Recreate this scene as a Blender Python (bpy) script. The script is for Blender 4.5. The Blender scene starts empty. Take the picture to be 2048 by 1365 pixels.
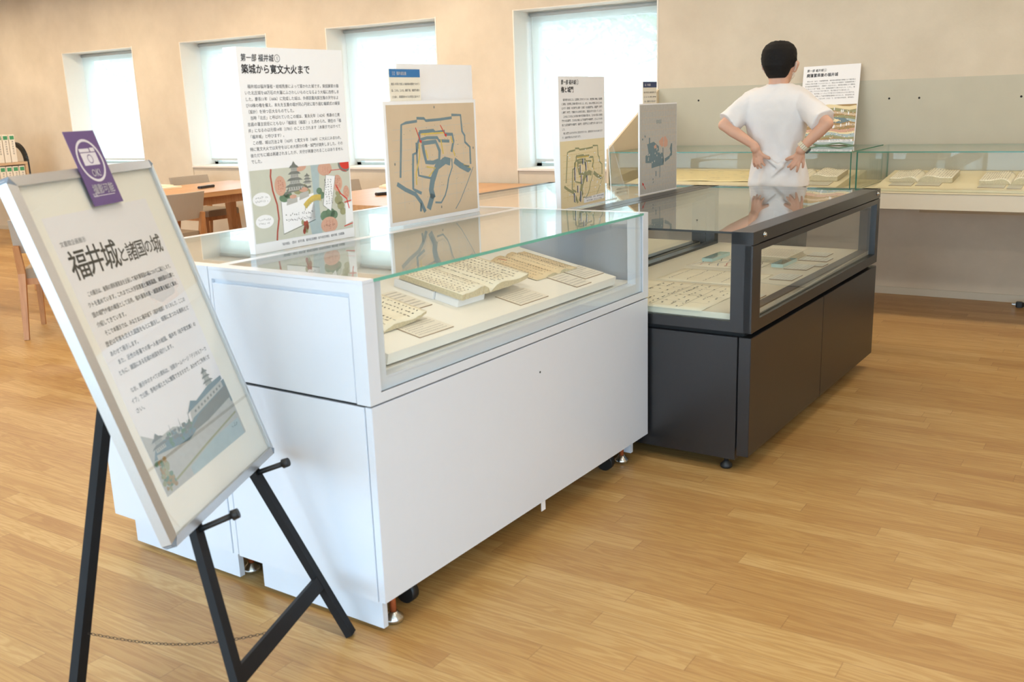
import bpy, bmesh, math, random
from mathutils import Vector, Matrix, Euler
random.seed(7)
PI = math.pi
R = math.radians
SC = bpy.context.scene
COL = SC.collection

# ------------------------------------------------------------ camera
cam_d = bpy.data.cameras.new('camera')
cam = bpy.data.objects.new('camera', cam_d)
COL.objects.link(cam)
FPX = 1932.6
cam_d.sensor_width = 36.0
cam_d.lens = 36.0 * FPX / 2048.0
cam_d.clip_start = 0.05
yaw, pitch, roll = R(-33.4517), R(13.7767), R(-1.9608)
Fv = Vector((math.sin(yaw) * math.cos(pitch), math.cos(yaw) * math.cos(pitch), -math.sin(pitch)))
Rv = Vector((math.cos(yaw), -math.sin(yaw), 0))
Uv = Rv.cross(Fv)
R2 = math.cos(roll) * Rv + math.sin(roll) * Uv
U2 = -math.sin(roll) * Rv + math.cos(roll) * Uv
cam.matrix_world = Matrix(((R2.x, U2.x, -Fv.x, 0), (R2.y, U2.y, -Fv.y, 0), (R2.z, U2.z, -Fv.z, 1.365), (0, 0, 0, 1)))
cam_d.dof.use_dof = True
cam_d.dof.focus_distance = 5.0
cam_d.dof.aperture_fstop = 5.6
SC.camera = cam

# ------------------------------------------------------------ view, world, lights
SC.view_settings.view_transform = 'Standard'
SC.view_settings.look = 'None'
SC.view_settings.gamma = 1.0
SC.view_settings.exposure = -0.06
SC.view_settings.use_curve_mapping = False
SC.cycles.use_denoising = True
SC.cycles.max_bounces = 10
SC.cycles.diffuse_bounces = 4
SC.cycles.glossy_bounces = 5
SC.cycles.transparent_max_bounces = 24
SC.cycles.transmission_bounces = 6
SC.cycles.sample_clamp_indirect = 6.0
SC.cycles.caustics_reflective = False
SC.cycles.caustics_refractive = False

SKY_STRENGTH = 9.6
world = bpy.data.worlds.new('sky')
SC.world = world
world.use_nodes = True
bgn = world.node_tree.nodes['Background']
bgn.inputs[0].default_value = (0.56, 0.78, 1.0, 1)
bgn.inputs[1].default_value = SKY_STRENGTH

# room constants (metres); X runs along the window wall, Y towards it
YW = 6.943
XL, XR, YF, ZC = -13.2, 2.6, -3.6, 2.78
WX0, WSP, WWD, WTOP, WSILL = -10.6793, 2.0705, 1.2794, 2.106, 0.833
WALL_T = 0.40
FRONT_WINS = [(-11.0, -8.6), (-8.2, -5.8), (-5.4, -3.0), (-2.6, -0.2), (0.2, 2.4)]
FW_Z0, FW_Z1 = 0.15, 2.6
ADDED_RIGHT_WINS = [(-3.0, -1.2), (-0.6, 0.6)]  # unseen openings, added to bring daylight onto sides facing right


def area(name, loc, rot, sx, sy, energy, color, portal=False):
    l = bpy.data.lights.new(name, 'AREA')
    l.shape = 'RECTANGLE'
    l.size, l.size_y = sx, sy
    l.energy = energy
    l.color = color
    if portal:
        l.cycles.is_portal = True
    o = bpy.data.objects.new(name, l)
    o.location = loc
    o.rotation_euler = rot
    COL.objects.link(o)
    return o


for k in range(4):      # daylight enters through the real openings
    x = WX0 + k * WSP + WWD / 2
    area('window_daylight', (x, YW + WALL_T + 0.03, (WTOP + WSILL) / 2), (R(-90), 0, 0), WWD, WTOP - WSILL, 1, (1, 1, 1), True)
for x0, x1 in FRONT_WINS:
    area('window_daylight', ((x0 + x1) / 2, YF - 0.33, (FW_Z0 + FW_Z1) / 2), (R(90), 0, 0), x1 - x0, FW_Z1 - FW_Z0, 1, (1, 1, 1), True)

for y0, y1 in ADDED_RIGHT_WINS:
    area('window_daylight', (XR + 0.33, (y0 + y1) / 2, (FW_Z0 + FW_Z1) / 2), (R(90), 0, R(90)), y1 - y0, FW_Z1 - FW_Z0, 1, (1, 1, 1), True)

WARM = (1.0, 0.82, 0.60)
NEUT = (1.0, 0.90, 0.76)
# ceiling fixtures: (x, y, size x, size y, watts, colour)
LAMPS = []
for x in (-11.6, -9.4, -7.2, -5.0):
    LAMPS.append((x, 5.75, 1.3, 0.22, 28, WARM))
for x in (-11.0, -8.0, -5.6):
    LAMPS.append((x, 3.2, 1.3, 0.22, 30, WARM))
for x in (-2.8, -0.6, 1.4):
    LAMPS.append((x, 5.6, 1.3, 0.22, 13, NEUT))
for x in (-3.2, -1.0, 1.3):
    LAMPS.append((x, 3.1, 1.3, 0.22, 11, (1.0, 0.93, 0.82)))
for x in (-3.1, -1.2, 0.9):  # unseen lamp row, added to brighten the inside of the near case
    LAMPS.append((x, 1.1, 1.3, 0.22, 16, (1.0, 0.94, 0.86)))
for (x, y, sx, sy, w, c) in LAMPS:
    area('ceiling_lamp_light', (x, y, ZC - 0.035), (0, 0, 0), sx, sy, w, c)


# ------------------------------------------------------------ materials
def lin(c):
    c = c / 255.0
    return c / 12.92 if c <= 0.04045 else ((c + 0.055) / 1.055) ** 2.4


def rgb(r, g, b):
    return (lin(r), lin(g), lin(b), 1)


MATS = {}


def M(name, col, rough=0.6, metal=0.0, var=0.04, scale=30.0, bump=0.0, spec=0.5, coat=0.0, coat_rough=0.1):
    """procedural principled material: colour with a little noise, optional bump"""
    if name in MATS:
        return MATS[name]
    m = bpy.data.materials.new(name)
    m.use_nodes = True
    nt = m.node_tree
    b = nt.nodes['Principled BSDF']
    b.inputs['Roughness'].default_value = rough
    b.inputs['Metallic'].default_value = metal
    b.inputs['Specular IOR Level'].default_value = spec
    b.inputs['Coat Weight'].default_value = coat
    b.inputs['Coat Roughness'].default_value = coat_rough
    tc = nt.nodes.new('ShaderNodeTexCoord')
    nz = nt.nodes.new('ShaderNodeTexNoise')
    nz.inputs['Scale'].default_value = scale
    nz.inputs['Detail'].default_value = 3
    nt.links.new(tc.outputs['Object'], nz.inputs['Vector'])
    mx = nt.nodes.new('ShaderNodeMix')
    mx.data_type = 'RGBA'
    mx.inputs['A'].default_value = tuple(c * (1 - var) for c in col[:3]) + (1,)
    mx.inputs['B'].default_value = tuple(min(1, c * (1 + var)) for c in col[:3]) + (1,)
    nt.links.new(nz.outputs['Fac'], mx.inputs['Factor'])
    nt.links.new(mx.outputs['Result'], b.inputs['Base Color'])
    if bump:
        bp = nt.nodes.new('ShaderNodeBump')
        bp.inputs['Strength'].default_value = bump
        bp.inputs['Distance'].default_value = 0.002
        nt.links.new(nz.outputs['Fac'], bp.inputs['Height'])
        nt.links.new(bp.outputs['Normal'], b.inputs['Normal'])
    MATS[name] = m
    return m


def glass_mat(name, tint, rough=0.0, boost=1.0):
    """thin clear sheet: Fresnel mix of a mirror and a tinted see-through"""
    m = bpy.data.materials.new(name)
    m.use_nodes = True
    nt = m.node_tree
    for n in list(nt.nodes):
        nt.nodes.remove(n)
    out = nt.nodes.new('ShaderNodeOutputMaterial')
    mix = nt.nodes.new('ShaderNodeMixShader')
    tr = nt.nodes.new('ShaderNodeBsdfTransparent')
    tr.inputs[0].default_value = tint
    gl = nt.nodes.new('ShaderNodeBsdfGlossy')
    gl.inputs['Roughness'].default_value = rough
    gl.inputs['Color'].default_value = (0.96, 0.98, 0.97, 1)
    fr = nt.nodes.new('ShaderNodeFresnel')
    geo = nt.nodes.new('ShaderNodeNewGeometry')
    ior = nt.nodes.new('ShaderNodeMix')
    ior.inputs['A'].default_value = 1.5 * boost
    ior.inputs['B'].default_value = 1 / (1.5 * boost)
    nt.links.new(geo.outputs['Backfacing'], ior.inputs['Factor'])
    nt.links.new(ior.outputs['Result'], fr.inputs['IOR'])
    nt.links.new(fr.outputs[0], mix.inputs['Fac'])
    nt.links.new(tr.outputs[0], mix.inputs[1])
    nt.links.new(gl.outputs[0], mix.inputs[2])
    nt.links.new(mix.outputs[0], out.inputs['Surface'])
    MATS[name] = m
    return m


GLASS = glass_mat('clear_glass', (0.986, 0.994, 0.989, 1))
GLASS_T = glass_mat('lid_glass', (0.985, 0.994, 0.989, 1), boost=1.22)
GLASS_TD = glass_mat('coated_lid_glass', (0.98, 0.99, 0.985, 1), boost=1.55)
GLASS_F = glass_mat('low_reflection_glass', (0.985, 0.996, 0.991, 1), boost=0.86)
ACRYL = glass_mat('clear_acrylic', (0.97, 0.975, 0.97, 1))
ACRYL_CARD = glass_mat('card_cover', (0.97, 0.98, 0.975, 1))
EDGE = M('glass_edge', (0.16, 0.46, 0.36, 1), rough=0.15, var=0.1)
EDGE_W = M('green_glass_edge', (0.07, 0.27, 0.19, 1), rough=0.15, var=0.1)
EDGE_D = M('dark_seal', (0.03, 0.035, 0.035, 1), rough=0.3)
EDGE_P = M('pale_glass_edge', (0.50, 0.68, 0.62, 1), rough=0.15)
EDGE_L = M('acrylic_edge', (0.82, 0.84, 0.82, 1), rough=0.2)

WHITE = M('white_lacquer', rgb(220, 225, 233), rough=0.30, var=0.01, spec=0.5, coat=0.5, coat_rough=0.16)
WHITE_IN = M('white_lining', rgb(232, 228, 220), rough=0.7, var=0.02, scale=80)
DARK = M('graphite_metal', (0.070, 0.070, 0.073, 1), rough=0.34, metal=0.85, var=0.05, scale=400)
BLACK = M('black_rubber', (0.012, 0.012, 0.012, 1), rough=0.5)
BLACKW = M('black_stained_wood', (0.010, 0.009, 0.009, 1), rough=0.6, var=0.3, scale=20, spec=0.2)
GAP = M('dark_gap', (0.02, 0.018, 0.017, 1), rough=0.9)
STEEL = M('bright_steel', (0.62, 0.62, 0.60, 1), rough=0.25, metal=1.0)
ALU = M('brushed_aluminium', (0.60, 0.60, 0.60, 1), rough=0.33, metal=0.85, scale=200)
RUST = M('orange_bolt', (0.42, 0.10, 0.03, 1), rough=0.5, var=0.3)
FOAM = M('white_foam_board', rgb(246, 244, 244), rough=0.75, var=0.01)
LIN_W = M('cream_felt', rgb(246, 241, 230), rough=0.95, var=0.02, scale=300, bump=0.2)
LIN_D = M('pale_linen', rgb(230, 222, 200), rough=0.95, var=0.03, scale=300, bump=0.2)
LIN_Y = M('buff_cloth', rgb(234, 220, 184), rough=0.95, var=0.04, scale=300, bump=0.2)
PAPER = M('aged_paper', rgb(246, 236, 212), rough=0.9, var=0.08, scale=18)
PAPER_L = M('pale_map_paper', rgb(246, 236, 208), rough=0.9, var=0.06, scale=10)
PAGES = M('page_edges', rgb(214, 200, 168), rough=0.95, var=0.25, scale=160)
INK = M('black_ink', (0.022, 0.020, 0.022, 1), rough=0.8)
INK2 = M('brown_ink', (0.12, 0.08, 0.05, 1), rough=0.8)
INK_S = M('soft_ink', (0.13, 0.11, 0.10, 1), rough=0.8)
INKB = M('blue_ink', (0.05, 0.07, 0.16, 1), rough=0.8)
REDI = M('red_ink', (0.50, 0.035, 0.03, 1), rough=0.8)
CARD = M('caption_card', rgb(238, 230, 214), rough=0.6, var=0.03)
CARD2 = M('caption_card_pale', rgb(228, 228, 214), rough=0.6, var=0.03)
CARD_E = M('card_edge_brown', (0.30, 0.20, 0.12, 1), rough=0.7)
OAKCOL = rgb(214, 156, 98)


def wood_mat(name, c1, c2, rough=0.45, axis='X', sc=1.0):
    if name in MATS:
        return MATS[name]
    m = bpy.data.materials.new(name)
    m.use_nodes = True
    nt = m.node_tree
    b = nt.nodes['Principled BSDF']
    tc = nt.nodes.new('ShaderNodeTexCoord')
    mp = nt.nodes.new('ShaderNodeMapping')
    s = {'X': (2, 40, 40), 'Y': (40, 2, 40), 'Z': (40, 40, 2)}[axis]
    mp.inputs['Scale'].default_value = tuple(v * sc for v in s)
    nz = nt.nodes.new('ShaderNodeTexNoise')
    nz.inputs['Scale'].default_value = 1.0
    nz.inputs['Detail'].default_value = 5
    nz.inputs['Distortion'].default_value = 0.6
    rp = nt.nodes.new('ShaderNodeValToRGB')
    rp.color_ramp.elements[0].position = 0.3
    rp.color_ramp.elements[0].color = c1
    rp.color_ramp.elements[1].position = 0.7
    rp.color_ramp.elements[1].color = c2
    nt.links.new(tc.outputs['Object'], mp.inputs[0])
    nt.links.new(mp.outputs[0], nz.inputs['Vector'])
    nt.links.new(nz.outputs['Fac'], rp.inputs[0])
    nt.links.new(rp.outputs[0], b.inputs['Base Color'])
    b.inputs['Roughness'].default_value = rough
    MATS[name] = m
    return m


OAK = wood_mat('oak_table', (0.50, 0.25, 0.10, 1), (0.62, 0.34, 0.15, 1), 0.32, 'Y')
OAK_LEG = wood_mat('oak_leg', (0.44, 0.19, 0.07, 1), (0.56, 0.27, 0.11, 1), 0.45, 'Z')
OAK_SH = wood_mat('oak_shelf', (0.56, 0.36, 0.20, 1), (0.66, 0.44, 0.26, 1), 0.5, 'X')


def floor_mat():
    m = bpy.data.materials.new('oak_floor')
    m.use_nodes = True
    nt = m.node_tree
    N = nt.nodes.new
    Lk = nt.links.new
    b = nt.nodes['Principled BSDF']
    tc = N('ShaderNodeTexCoord')
    sep = N('ShaderNodeSeparateXYZ')
    Lk(tc.outputs['Object'], sep.inputs[0])

    def mth(op, a, bb=None):
        n = N('ShaderNodeMath')
        n.operation = op
        for i, v in enumerate((a, bb)):
            if v is None:
                continue
            if isinstance(v, (int, float)):
                n.inputs[i].default_value = v
            else:
                Lk(v, n.inputs[i])
        return n.outputs[0]
    ry = mth('DIVIDE', sep.outputs['Y'], 0.076)
    row = mth('FLOOR', ry)
    fy = mth('FRACT', ry)
    wn = N('ShaderNodeTexWhiteNoise')
    wn.noise_dimensions = '1D'
    Lk(row, wn.inputs['W'])
    rx = mth('ADD', mth('DIVIDE', sep.outputs['X'], 0.92), wn.outputs['Value'])
    rx = mth('ADD', rx, mth('MULTIPLY', row, 0.37))
    ix = mth('FLOOR', rx)
    fx = mth('FRACT', rx)
    cmb = N('ShaderNodeCombineXYZ')
    Lk(ix, cmb.inputs[0])
    Lk(row, cmb.inputs[1])
    wn2 = N('ShaderNodeTexWhiteNoise')
    wn2.noise_dimensions = '2D'
    Lk(cmb.outputs[0], wn2.inputs['Vector'])
    # grain: stretched noise, shifted per board
    off = N('ShaderNodeVectorMath')
    off.operation = 'MULTIPLY_ADD'
    off.inputs[1].default_value = (9, 7, 5)
    Lk(wn2.outputs['Color'], off.inputs[0])
    Lk(tc.outputs['Object'], off.inputs[2])
    mp = N('ShaderNodeMapping')
    mp.inputs['Scale'].default_value = (1.6, 24, 1)
    Lk(off.outputs[0], mp.inputs[0])
    nz = N('ShaderNodeTexNoise')
    nz.inputs['Scale'].default_value = 1.0
    nz.inputs['Detail'].default_value = 4
    nz.inputs['Distortion'].default_value = 0.8
    Lk(mp.outputs[0], nz.inputs['Vector'])
    wv = N('ShaderNodeMath')
    wv.operation = 'SINE'
    Lk(mth('MULTIPLY', nz.outputs['Fac'], 46), wv.inputs[0])
    fine = N('ShaderNodeTexNoise')
    fine.inputs['Scale'].default_value = 1.0
    fine.inputs['Detail'].default_value = 2
    mp2 = N('ShaderNodeMapping')
    mp2.inputs['Scale'].default_value = (12, 260, 1)
    Lk(off.outputs[0], mp2.inputs[0])
    Lk(mp2.outputs[0], fine.inputs['Vector'])
    g = mth('ADD', mth('MULTIPLY', wv.outputs[0], 0.14), mth('MULTIPLY', fine.outputs['Fac'], 0.28))
    g = mth('ADD', g, mth('MULTIPLY', wn2.outputs['Value'], 0.42))
    g = mth('ADD', g, 0.10)
    rp = N('ShaderNodeValToRGB')
    e = rp.color_ramp.elements
    e[0].position = 0.0
    e[0].color = (0.355, 0.170, 0.050, 1)
    e[1].position = 1.0
    e[1].color = (0.65, 0.44, 0.195, 1)
    mid = rp.color_ramp.elements.new(0.5)
    mid.color = (0.49, 0.288, 0.098, 1)
    Lk(g, rp.inputs[0])
    # thin dark seams
    s1 = mth('LESS_THAN', fy, 0.022)
    s2 = mth('LESS_THAN', fx, 0.0022)
    seam = mth('MAXIMUM', s1, s2)
    mx = N('ShaderNodeMix')
    mx.data_type = 'RGBA'
    Lk(mth('MULTIPLY', seam, 0.5), mx.inputs['Factor'])
    Lk(rp.outputs[0], mx.inputs['A'])
    mx.inputs['B'].default_value = (0.17, 0.07, 0.025, 1)
    Lk(mx.outputs['Result'], b.inputs['Base Color'])
    b.inputs['Roughness'].default_value = 0.36
    b.inputs['Specular IOR Level'].default_value = 0.45
    bp = N('ShaderNodeBump')
    bp.inputs['Strength'].default_value = 0.25
    bp.inputs['Distance'].default_value = 0.001
    Lk(mth('SUBTRACT', mth('MULTIPLY', fine.outputs['Fac'], 0.4), seam), bp.inputs['Height'])
    Lk(bp.outputs['Normal'], b.inputs['Normal'])
    return m


def wall_mat():
    m = bpy.data.materials.new('clay_plaster')
    m.use_nodes = True
    nt = m.node_tree
    N = nt.nodes.new
    Lk = nt.links.new
    b = nt.nodes['Principled BSDF']
    tc = N('ShaderNodeTexCoord')
    a = N('ShaderNodeTexNoise')
    a.inputs['Scale'].default_value = 1.3
    a.inputs['Detail'].default_value = 6
    a.inputs['Roughness'].default_value = 0.62
    Lk(tc.outputs['Object'], a.inputs['Vector'])
    rp = N('ShaderNodeValToRGB')
    rp.color_ramp.elements[0].position = 0.32
    rp.color_ramp.elements[0].color = (0.60, 0.515, 0.395, 1)
    rp.color_ramp.elements[1].position = 0.72
    rp.color_ramp.elements[1].color = (0.74, 0.645, 0.51, 1)
    Lk(a.outputs['Fac'], rp.inputs[0])
    Lk(rp.outputs[0], b.inputs['Base Color'])
    f = N('ShaderNodeTexNoise')
    f.inputs['Scale'].default_value = 60
    f.inputs['Detail'].default_value = 5
    Lk(tc.outputs['Object'], f.inputs['Vector'])
    bp = N('ShaderNodeBump')
    bp.inputs['Strength'].default_value = 0.25
    bp.inputs['Distance'].default_value = 0.003
    Lk(f.outputs['Fac'], bp.inputs['Height'])
    Lk(bp.outputs['Normal'], b.inputs['Normal'])
    b.inputs['Roughness'].default_value = 0.85
    return m


def blind_mat():
    m = bpy.data.materials.new('screen_blind')
    m.use_nodes = True
    nt = m.node_tree
    for n in list(nt.nodes):
        nt.nodes.remove(n)
    N = nt.nodes.new
    out = N('ShaderNodeOutputMaterial')
    tr = N('ShaderNodeBsdfTransparent')
    tr.inputs[0].default_value = (0.95, 1.0, 0.98, 1)
    tl = N('ShaderNodeBsdfTranslucent')
    tl.inputs[0].default_value = (0.92, 0.90, 0.82, 1)
    df = N('ShaderNodeBsdfDiffuse')
    df.inputs[0].default_value = (0.80, 0.82, 0.78, 1)
    m1 = N('ShaderNodeMixShader')
    m1.inputs[0].default_value = 0.45
    m2 = N('ShaderNodeMixShader')
    m2.inputs[0].default_value = 0.22
    nt.links.new(tl.outputs[0], m1.inputs[1])
    nt.links.new(df.outputs[0], m1.inputs[2])
    nt.links.new(m1.outputs[0], m2.inputs[1])
    nt.links.new(tr.outputs[0], m2.inputs[2])
    nt.links.new(m2.outputs[0], out.inputs[0])
    return m


WALLM = wall_mat()
FLOORM = floor_mat()
BLINDM = blind_mat()
CEILM = M('ceiling_paint', rgb(230, 228, 224), rough=0.9, var=0.02)
REVEAL = M('reveal_paint', rgb(232, 226, 216), rough=0.6, var=0.01)
SKIRT = M('skirting_paint', rgb(206, 196, 176), rough=0.55, var=0.02)
BACKB = M('sage_panel_cloth', (0.545, 0.51, 0.405, 1), rough=0.9, var=0.06, scale=6)


# ------------------------------------------------------------ mesh helpers
class B:
    """collects geometry into one bmesh"""

    def __init__(s):
        s.bm = bmesh.new()

    def box(s, x0, x1, y0, y1, z0, z1, mi=0, bev=0.0):
        vs = [s.bm.verts.new(p) for p in ((x0, y0, z0), (x1, y0, z0), (x1, y1, z0), (x0, y1, z0), (x0, y0, z1), (x1, y0, z1), (x1, y1, z1), (x0, y1, z1))]
        fs = [s.bm.faces.new([vs[i] for i in q]) for q in ((0, 3, 2, 1), (4, 5, 6, 7), (0, 1, 5, 4), (1, 2, 6, 5), (2, 3, 7, 6), (3, 0, 4, 7))]
        for f in fs:
            f.material_index = mi
        if bev:
            es = list({e for f in fs for e in f.edges})
            r = bmesh.ops.bevel(s.bm, geom=es, offset=bev, segments=2, affect='EDGES', clamp_overlap=True)
            for f in r['faces']:
                f.material_index = mi
        return s

    def hexa(s, pts, mi=0):
        """8 points: bottom ring 4, top ring 4"""
        vs = [s.bm.verts.new(p) for p in pts]
        for q in ((0, 3, 2, 1), (4, 5, 6, 7), (0, 1, 5, 4), (1, 2, 6, 5), (2, 3, 7, 6), (3, 0, 4, 7)):
            f = s.bm.faces.new([vs[i] for i in q])
            f.material_index = mi
        return s

    def pane(s, x0, x1, y0, y1, z0, z1, thin):
        """glass slab: broad faces slot 0, the four narrow faces slot 1"""
        s.box(x0, x1, y0, y1, z0, z1, 0)
        s.bm.faces.ensure_lookup_table()
        s.bm.normal_update()
        ax = 'xyz'.index(thin)
        for f in s.bm.faces[-6:]:
            f.material_index = 0 if abs(f.normal[ax]) > 0.9 else 1
        return s

    def rod(s, p0, p1, r0, r1=None, n=12, mi=0, cap=True):
        p0, p1 = Vector(p0), Vector(p1)
        r1 = r0 if r1 is None else r1
        d = (p1 - p0).normalized()
        a = d.orthogonal().normalized()
        b = d.cross(a)
        ra, rb = [], []
        for i in range(n):
            t = 2 * PI * i / n
            v = a * math.cos(t) + b * math.sin(t)
            ra.append(s.bm.verts.new(p0 + v * r0))
            rb.append(s.bm.verts.new(p1 + v * r1))
        for i in range(n):
            f = s.bm.faces.new((ra[i], ra[(i + 1) % n], rb[(i + 1) % n], rb[i]))
            f.material_index = mi
            f.smooth = True
        if cap:
            s.bm.faces.new(ra[::-1]).material_index = mi
            s.bm.faces.new(rb).material_index = mi
        return s

    def beam(s, p0, p1, w, h, up=(0, 0, 1), mi=0, w1=None, h1=None):
        """rectangular bar from p0 to p1; w along side, h along up"""
        p0, p1 = Vector(p0), Vector(p1)
        d = (p1 - p0).normalized()
        side = d.cross(Vector(up)).normalized()
        u = side.cross(d).normalized()
        w1 = w if w1 is None else w1
        h1 = h if h1 is None else h1
        q = [(-1, -1), (1, -1), (1, 1), (-1, 1)]
        a = [p0 + side * (x * w / 2) + u * (y * h / 2) for x, y in q]
        c = [p1 + side * (x * w1 / 2) + u * (y * h1 / 2) for x, y in q]
        return s.hexa([tuple(v) for v in a + c], mi)

    def loft(s, rings, mi=0, cap=True, smooth=True):
        vr = [[s.bm.verts.new(p) for p in r] for r in rings]
        n = len(vr[0])
        for a, b in zip(vr[:-1], vr[1:]):
            for i in range(n):
                f = s.bm.faces.new((a[i], a[(i + 1) % n], b[(i + 1) % n], b[i]))
                f.material_index = mi
                f.smooth = smooth
        if cap:
            s.bm.faces.new(vr[0][::-1]).material_index = mi
            s.bm.faces.new(vr[-1]).material_index = mi
        return s

    def lathe(s, cx, cy, prof, n=16, mi=0):
        return s.loft([[(cx + r * math.cos(2 * PI * i / n), cy + r * math.sin(2 * PI * i / n), z) for i in range(n)] for r, z in prof], mi)

    def poly(s, pts, off, mi=0):
        """flat polygon on a panel face: pts are (x, z), it lies at y = -off"""
        try:
            f = s.bm.faces.new([s.bm.verts.new((p[0], -off, p[1])) for p in pts])
            f.material_index = mi
            f.normal_update()
            if f.normal.y > 0:
                f.normal_flip()
        except ValueError:
            pass
        return s

    def stroke(s, pts, w, off, mi=0, w1=None):
        """ribbon along a polyline on the panel face"""
        w1 = w if w1 is None else w1
        n = len(pts)
        L, Rr = [], []
        for i, p in enumerate(pts):
            a = pts[max(0, i - 1)]
            b = pts[min(n - 1, i + 1)]
            dx, dz = b[0] - a[0], b[1] - a[1]
            l = math.hypot(dx, dz) or 1
            ww = (w + (w1 - w) * i / max(1, n - 1)) / 2
            nx, nz = -dz / l * ww, dx / l * ww
            L.append((p[0] + nx, p[1] + nz))
            Rr.append((p[0] - nx, p[1] - nz))
        for i in range(n - 1):
            s.poly([L[i], L[i + 1], Rr[i + 1], Rr[i]], off, mi)
        return s

    def disc(s, cx, cz, rx, rz, off, mi=0, n=20, rot=0.0):
        c, q = math.cos(rot), math.sin(rot)
        return s.poly([(cx + rx * math.cos(t) * c - rz * math.sin(t) * q, cz + rx * math.cos(t) * q + rz * math.sin(t) * c) for t in [2 * PI * i / n for i in range(n)]], off, mi)


def link(o, parent=None):
    COL.objects.link(o)
    if parent is not None:
        o.parent = parent
    return o


def obj(name, b, mats, parent=None, smooth=False, loc=None, rot=None):
    bm = b.bm if isinstance(b, B) else b
    bmesh.ops.recalc_face_normals(bm, faces=bm.faces) if not getattr(b, 'flat', False) else None
    me = bpy.data.meshes.new(name)
    bm.to_mesh(me)
    bm.free()
    for m in (mats if isinstance(mats, (list, tuple)) else [mats]):
        me.materials.append(m)
    if smooth:
        for p in me.polygons:
            p.use_smooth = True
    o = bpy.data.objects.new(name, me)
    if loc is not None:
        o.location = loc
    if rot is not None:
        o.rotation_euler = rot
    return link(o, parent)


def flatobj(name, b, mats, parent=None):
    b.flat = True
    return obj(name, b, mats, parent)


def tag(o, label=None, cat=None, group=None, kind=None):
    if label:
        o['label'] = label
    if cat:
        o['category'] = cat
    if group:
        o['group'] = group
    if kind:
        o['kind'] = kind
    return o


def thing(name, label, cat, loc=(0, 0, 0), rot=(0, 0, 0), group=None):
    o = bpy.data.objects.new(name, None)
    o.empty_display_size = 0.1
    o.location = loc
    o.rotation_euler = rot if isinstance(rot, (tuple, Euler)) else (0, 0, rot)
    COL.objects.link(o)
    return tag(o, label, cat, group)


def struct(name, b, mats, parent=None):
    o = obj(name, b, mats, parent)
    if parent is None:
        tag(o, kind='structure')
    return o


def copy_tree(o, parent=None):
    c = o.copy()
    COL.objects.link(c)
    c.parent = parent
    for ch in list(o.children):
        copy_tree(ch, c)
    return c


def bake(o, mods):
    """apply a list of (type, settings) modifiers and keep the result as plain mesh"""
    for t, kw in mods:
        md = o.modifiers.new(t.lower(), t)
        for k, v in kw.items():
            setattr(md, k, v)
    dg = bpy.context.evaluated_depsgraph_get()
    dg.update()
    me = bpy.data.meshes.new_from_object(o.evaluated_get(dg))
    old = o.data
    me.name = old.name
    o.modifiers.clear()
    o.data = me
    return o


_tc = {}


def text_geom(s, bold=0.0):
    key = (s, bold)
    if key in _tc:
        return _tc[key]
    cu = bpy.data.curves.new('t', 'FONT')
    cu.body = s
    cu.resolution_u = 2
    cu.offset = bold
    o = bpy.data.objects.new('t', cu)
    COL.objects.link(o)
    dg = bpy.context.evaluated_depsgraph_get()
    me = bpy.data.meshes.new_from_object(o.evaluated_get(dg))
    vs = [(v.co.x, v.co.y) for v in me.vertices]
    fs = [tuple(p.vertices) for p in me.polygons]
    bpy.data.objects.remove(o)
    bpy.data.curves.remove(cu)
    bpy.data.meshes.remove(me)
    _tc[key] = (vs, fs)
    return _tc[key]


def text(b, s, x, z, size, off, mi=0, width=None, bold=0.0, slant=0.0, vertical=False, jit=0.0):
    """printed line: baseline left end at (x, z) on the panel face"""
    if vertical:
        for i, ch in enumerate(s):
            text(b, ch, x, z - i * size * 1.1, size, off, mi, None, bold)
        return
    if bold:
        e = size * bold * .7
        for dx, dz in ((-e, -e), (e, -e), (e, e), (-e, e)):
            text(b, s, x + dx, z + dz, size, off, mi, width, 0.0, slant)
        return
    vs, fs = text_geom(s, 0.0)
    if not vs:
        return
    kx = size
    if width:
        mxx = max(v[0] for v in vs)
        kx = width / mxx
    nv = [b.bm.verts.new((x + v[0] * kx + v[1] * size * slant, -off, z + v[1] * size)) for v in vs]
    for f in fs:
        try:
            q = b.bm.faces.new([nv[i] for i in f])
            q.material_index = mi
            q.normal_update()
            if q.normal.y > 0:
                q.normal_flip()
        except ValueError:
            pass


def scribble(b, x0, x1, z0, z1, cols, off, mi=0, dens=12, w=0.35, horizontal=False):
    """columns of small brush marks inside a rectangle of the panel face"""
    for c in range(cols):
        cw = (x1 - x0) / cols if not horizontal else (z1 - z0) / cols
        for k in range(dens):
            L = ((z1 - z0) if not horizontal else (x1 - x0)) / dens
            if random.random() < 0.12:
                continue
            p = (c + 0.5) * cw
            q = (k + 0.5) * L
            for _ in range(2):
                a = random.uniform(0, PI)
                ln = min(cw, L) * random.uniform(0.35, 0.8)
                ox, oy = random.uniform(-.2, .2) * cw, random.uniform(-.2, .2) * L
                if horizontal:
                    cx, cz = x0 + q + oy, z0 + p + ox
                else:
                    cx, cz = x0 + p + ox, z0 + q + oy
                dx, dz = math.cos(a) * ln / 2, math.sin(a) * ln / 2
                b.stroke([(cx - dx, cz - dz), (cx + dx, cz + dz)], min(cw, L) * w * 0.45, off, mi)


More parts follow.
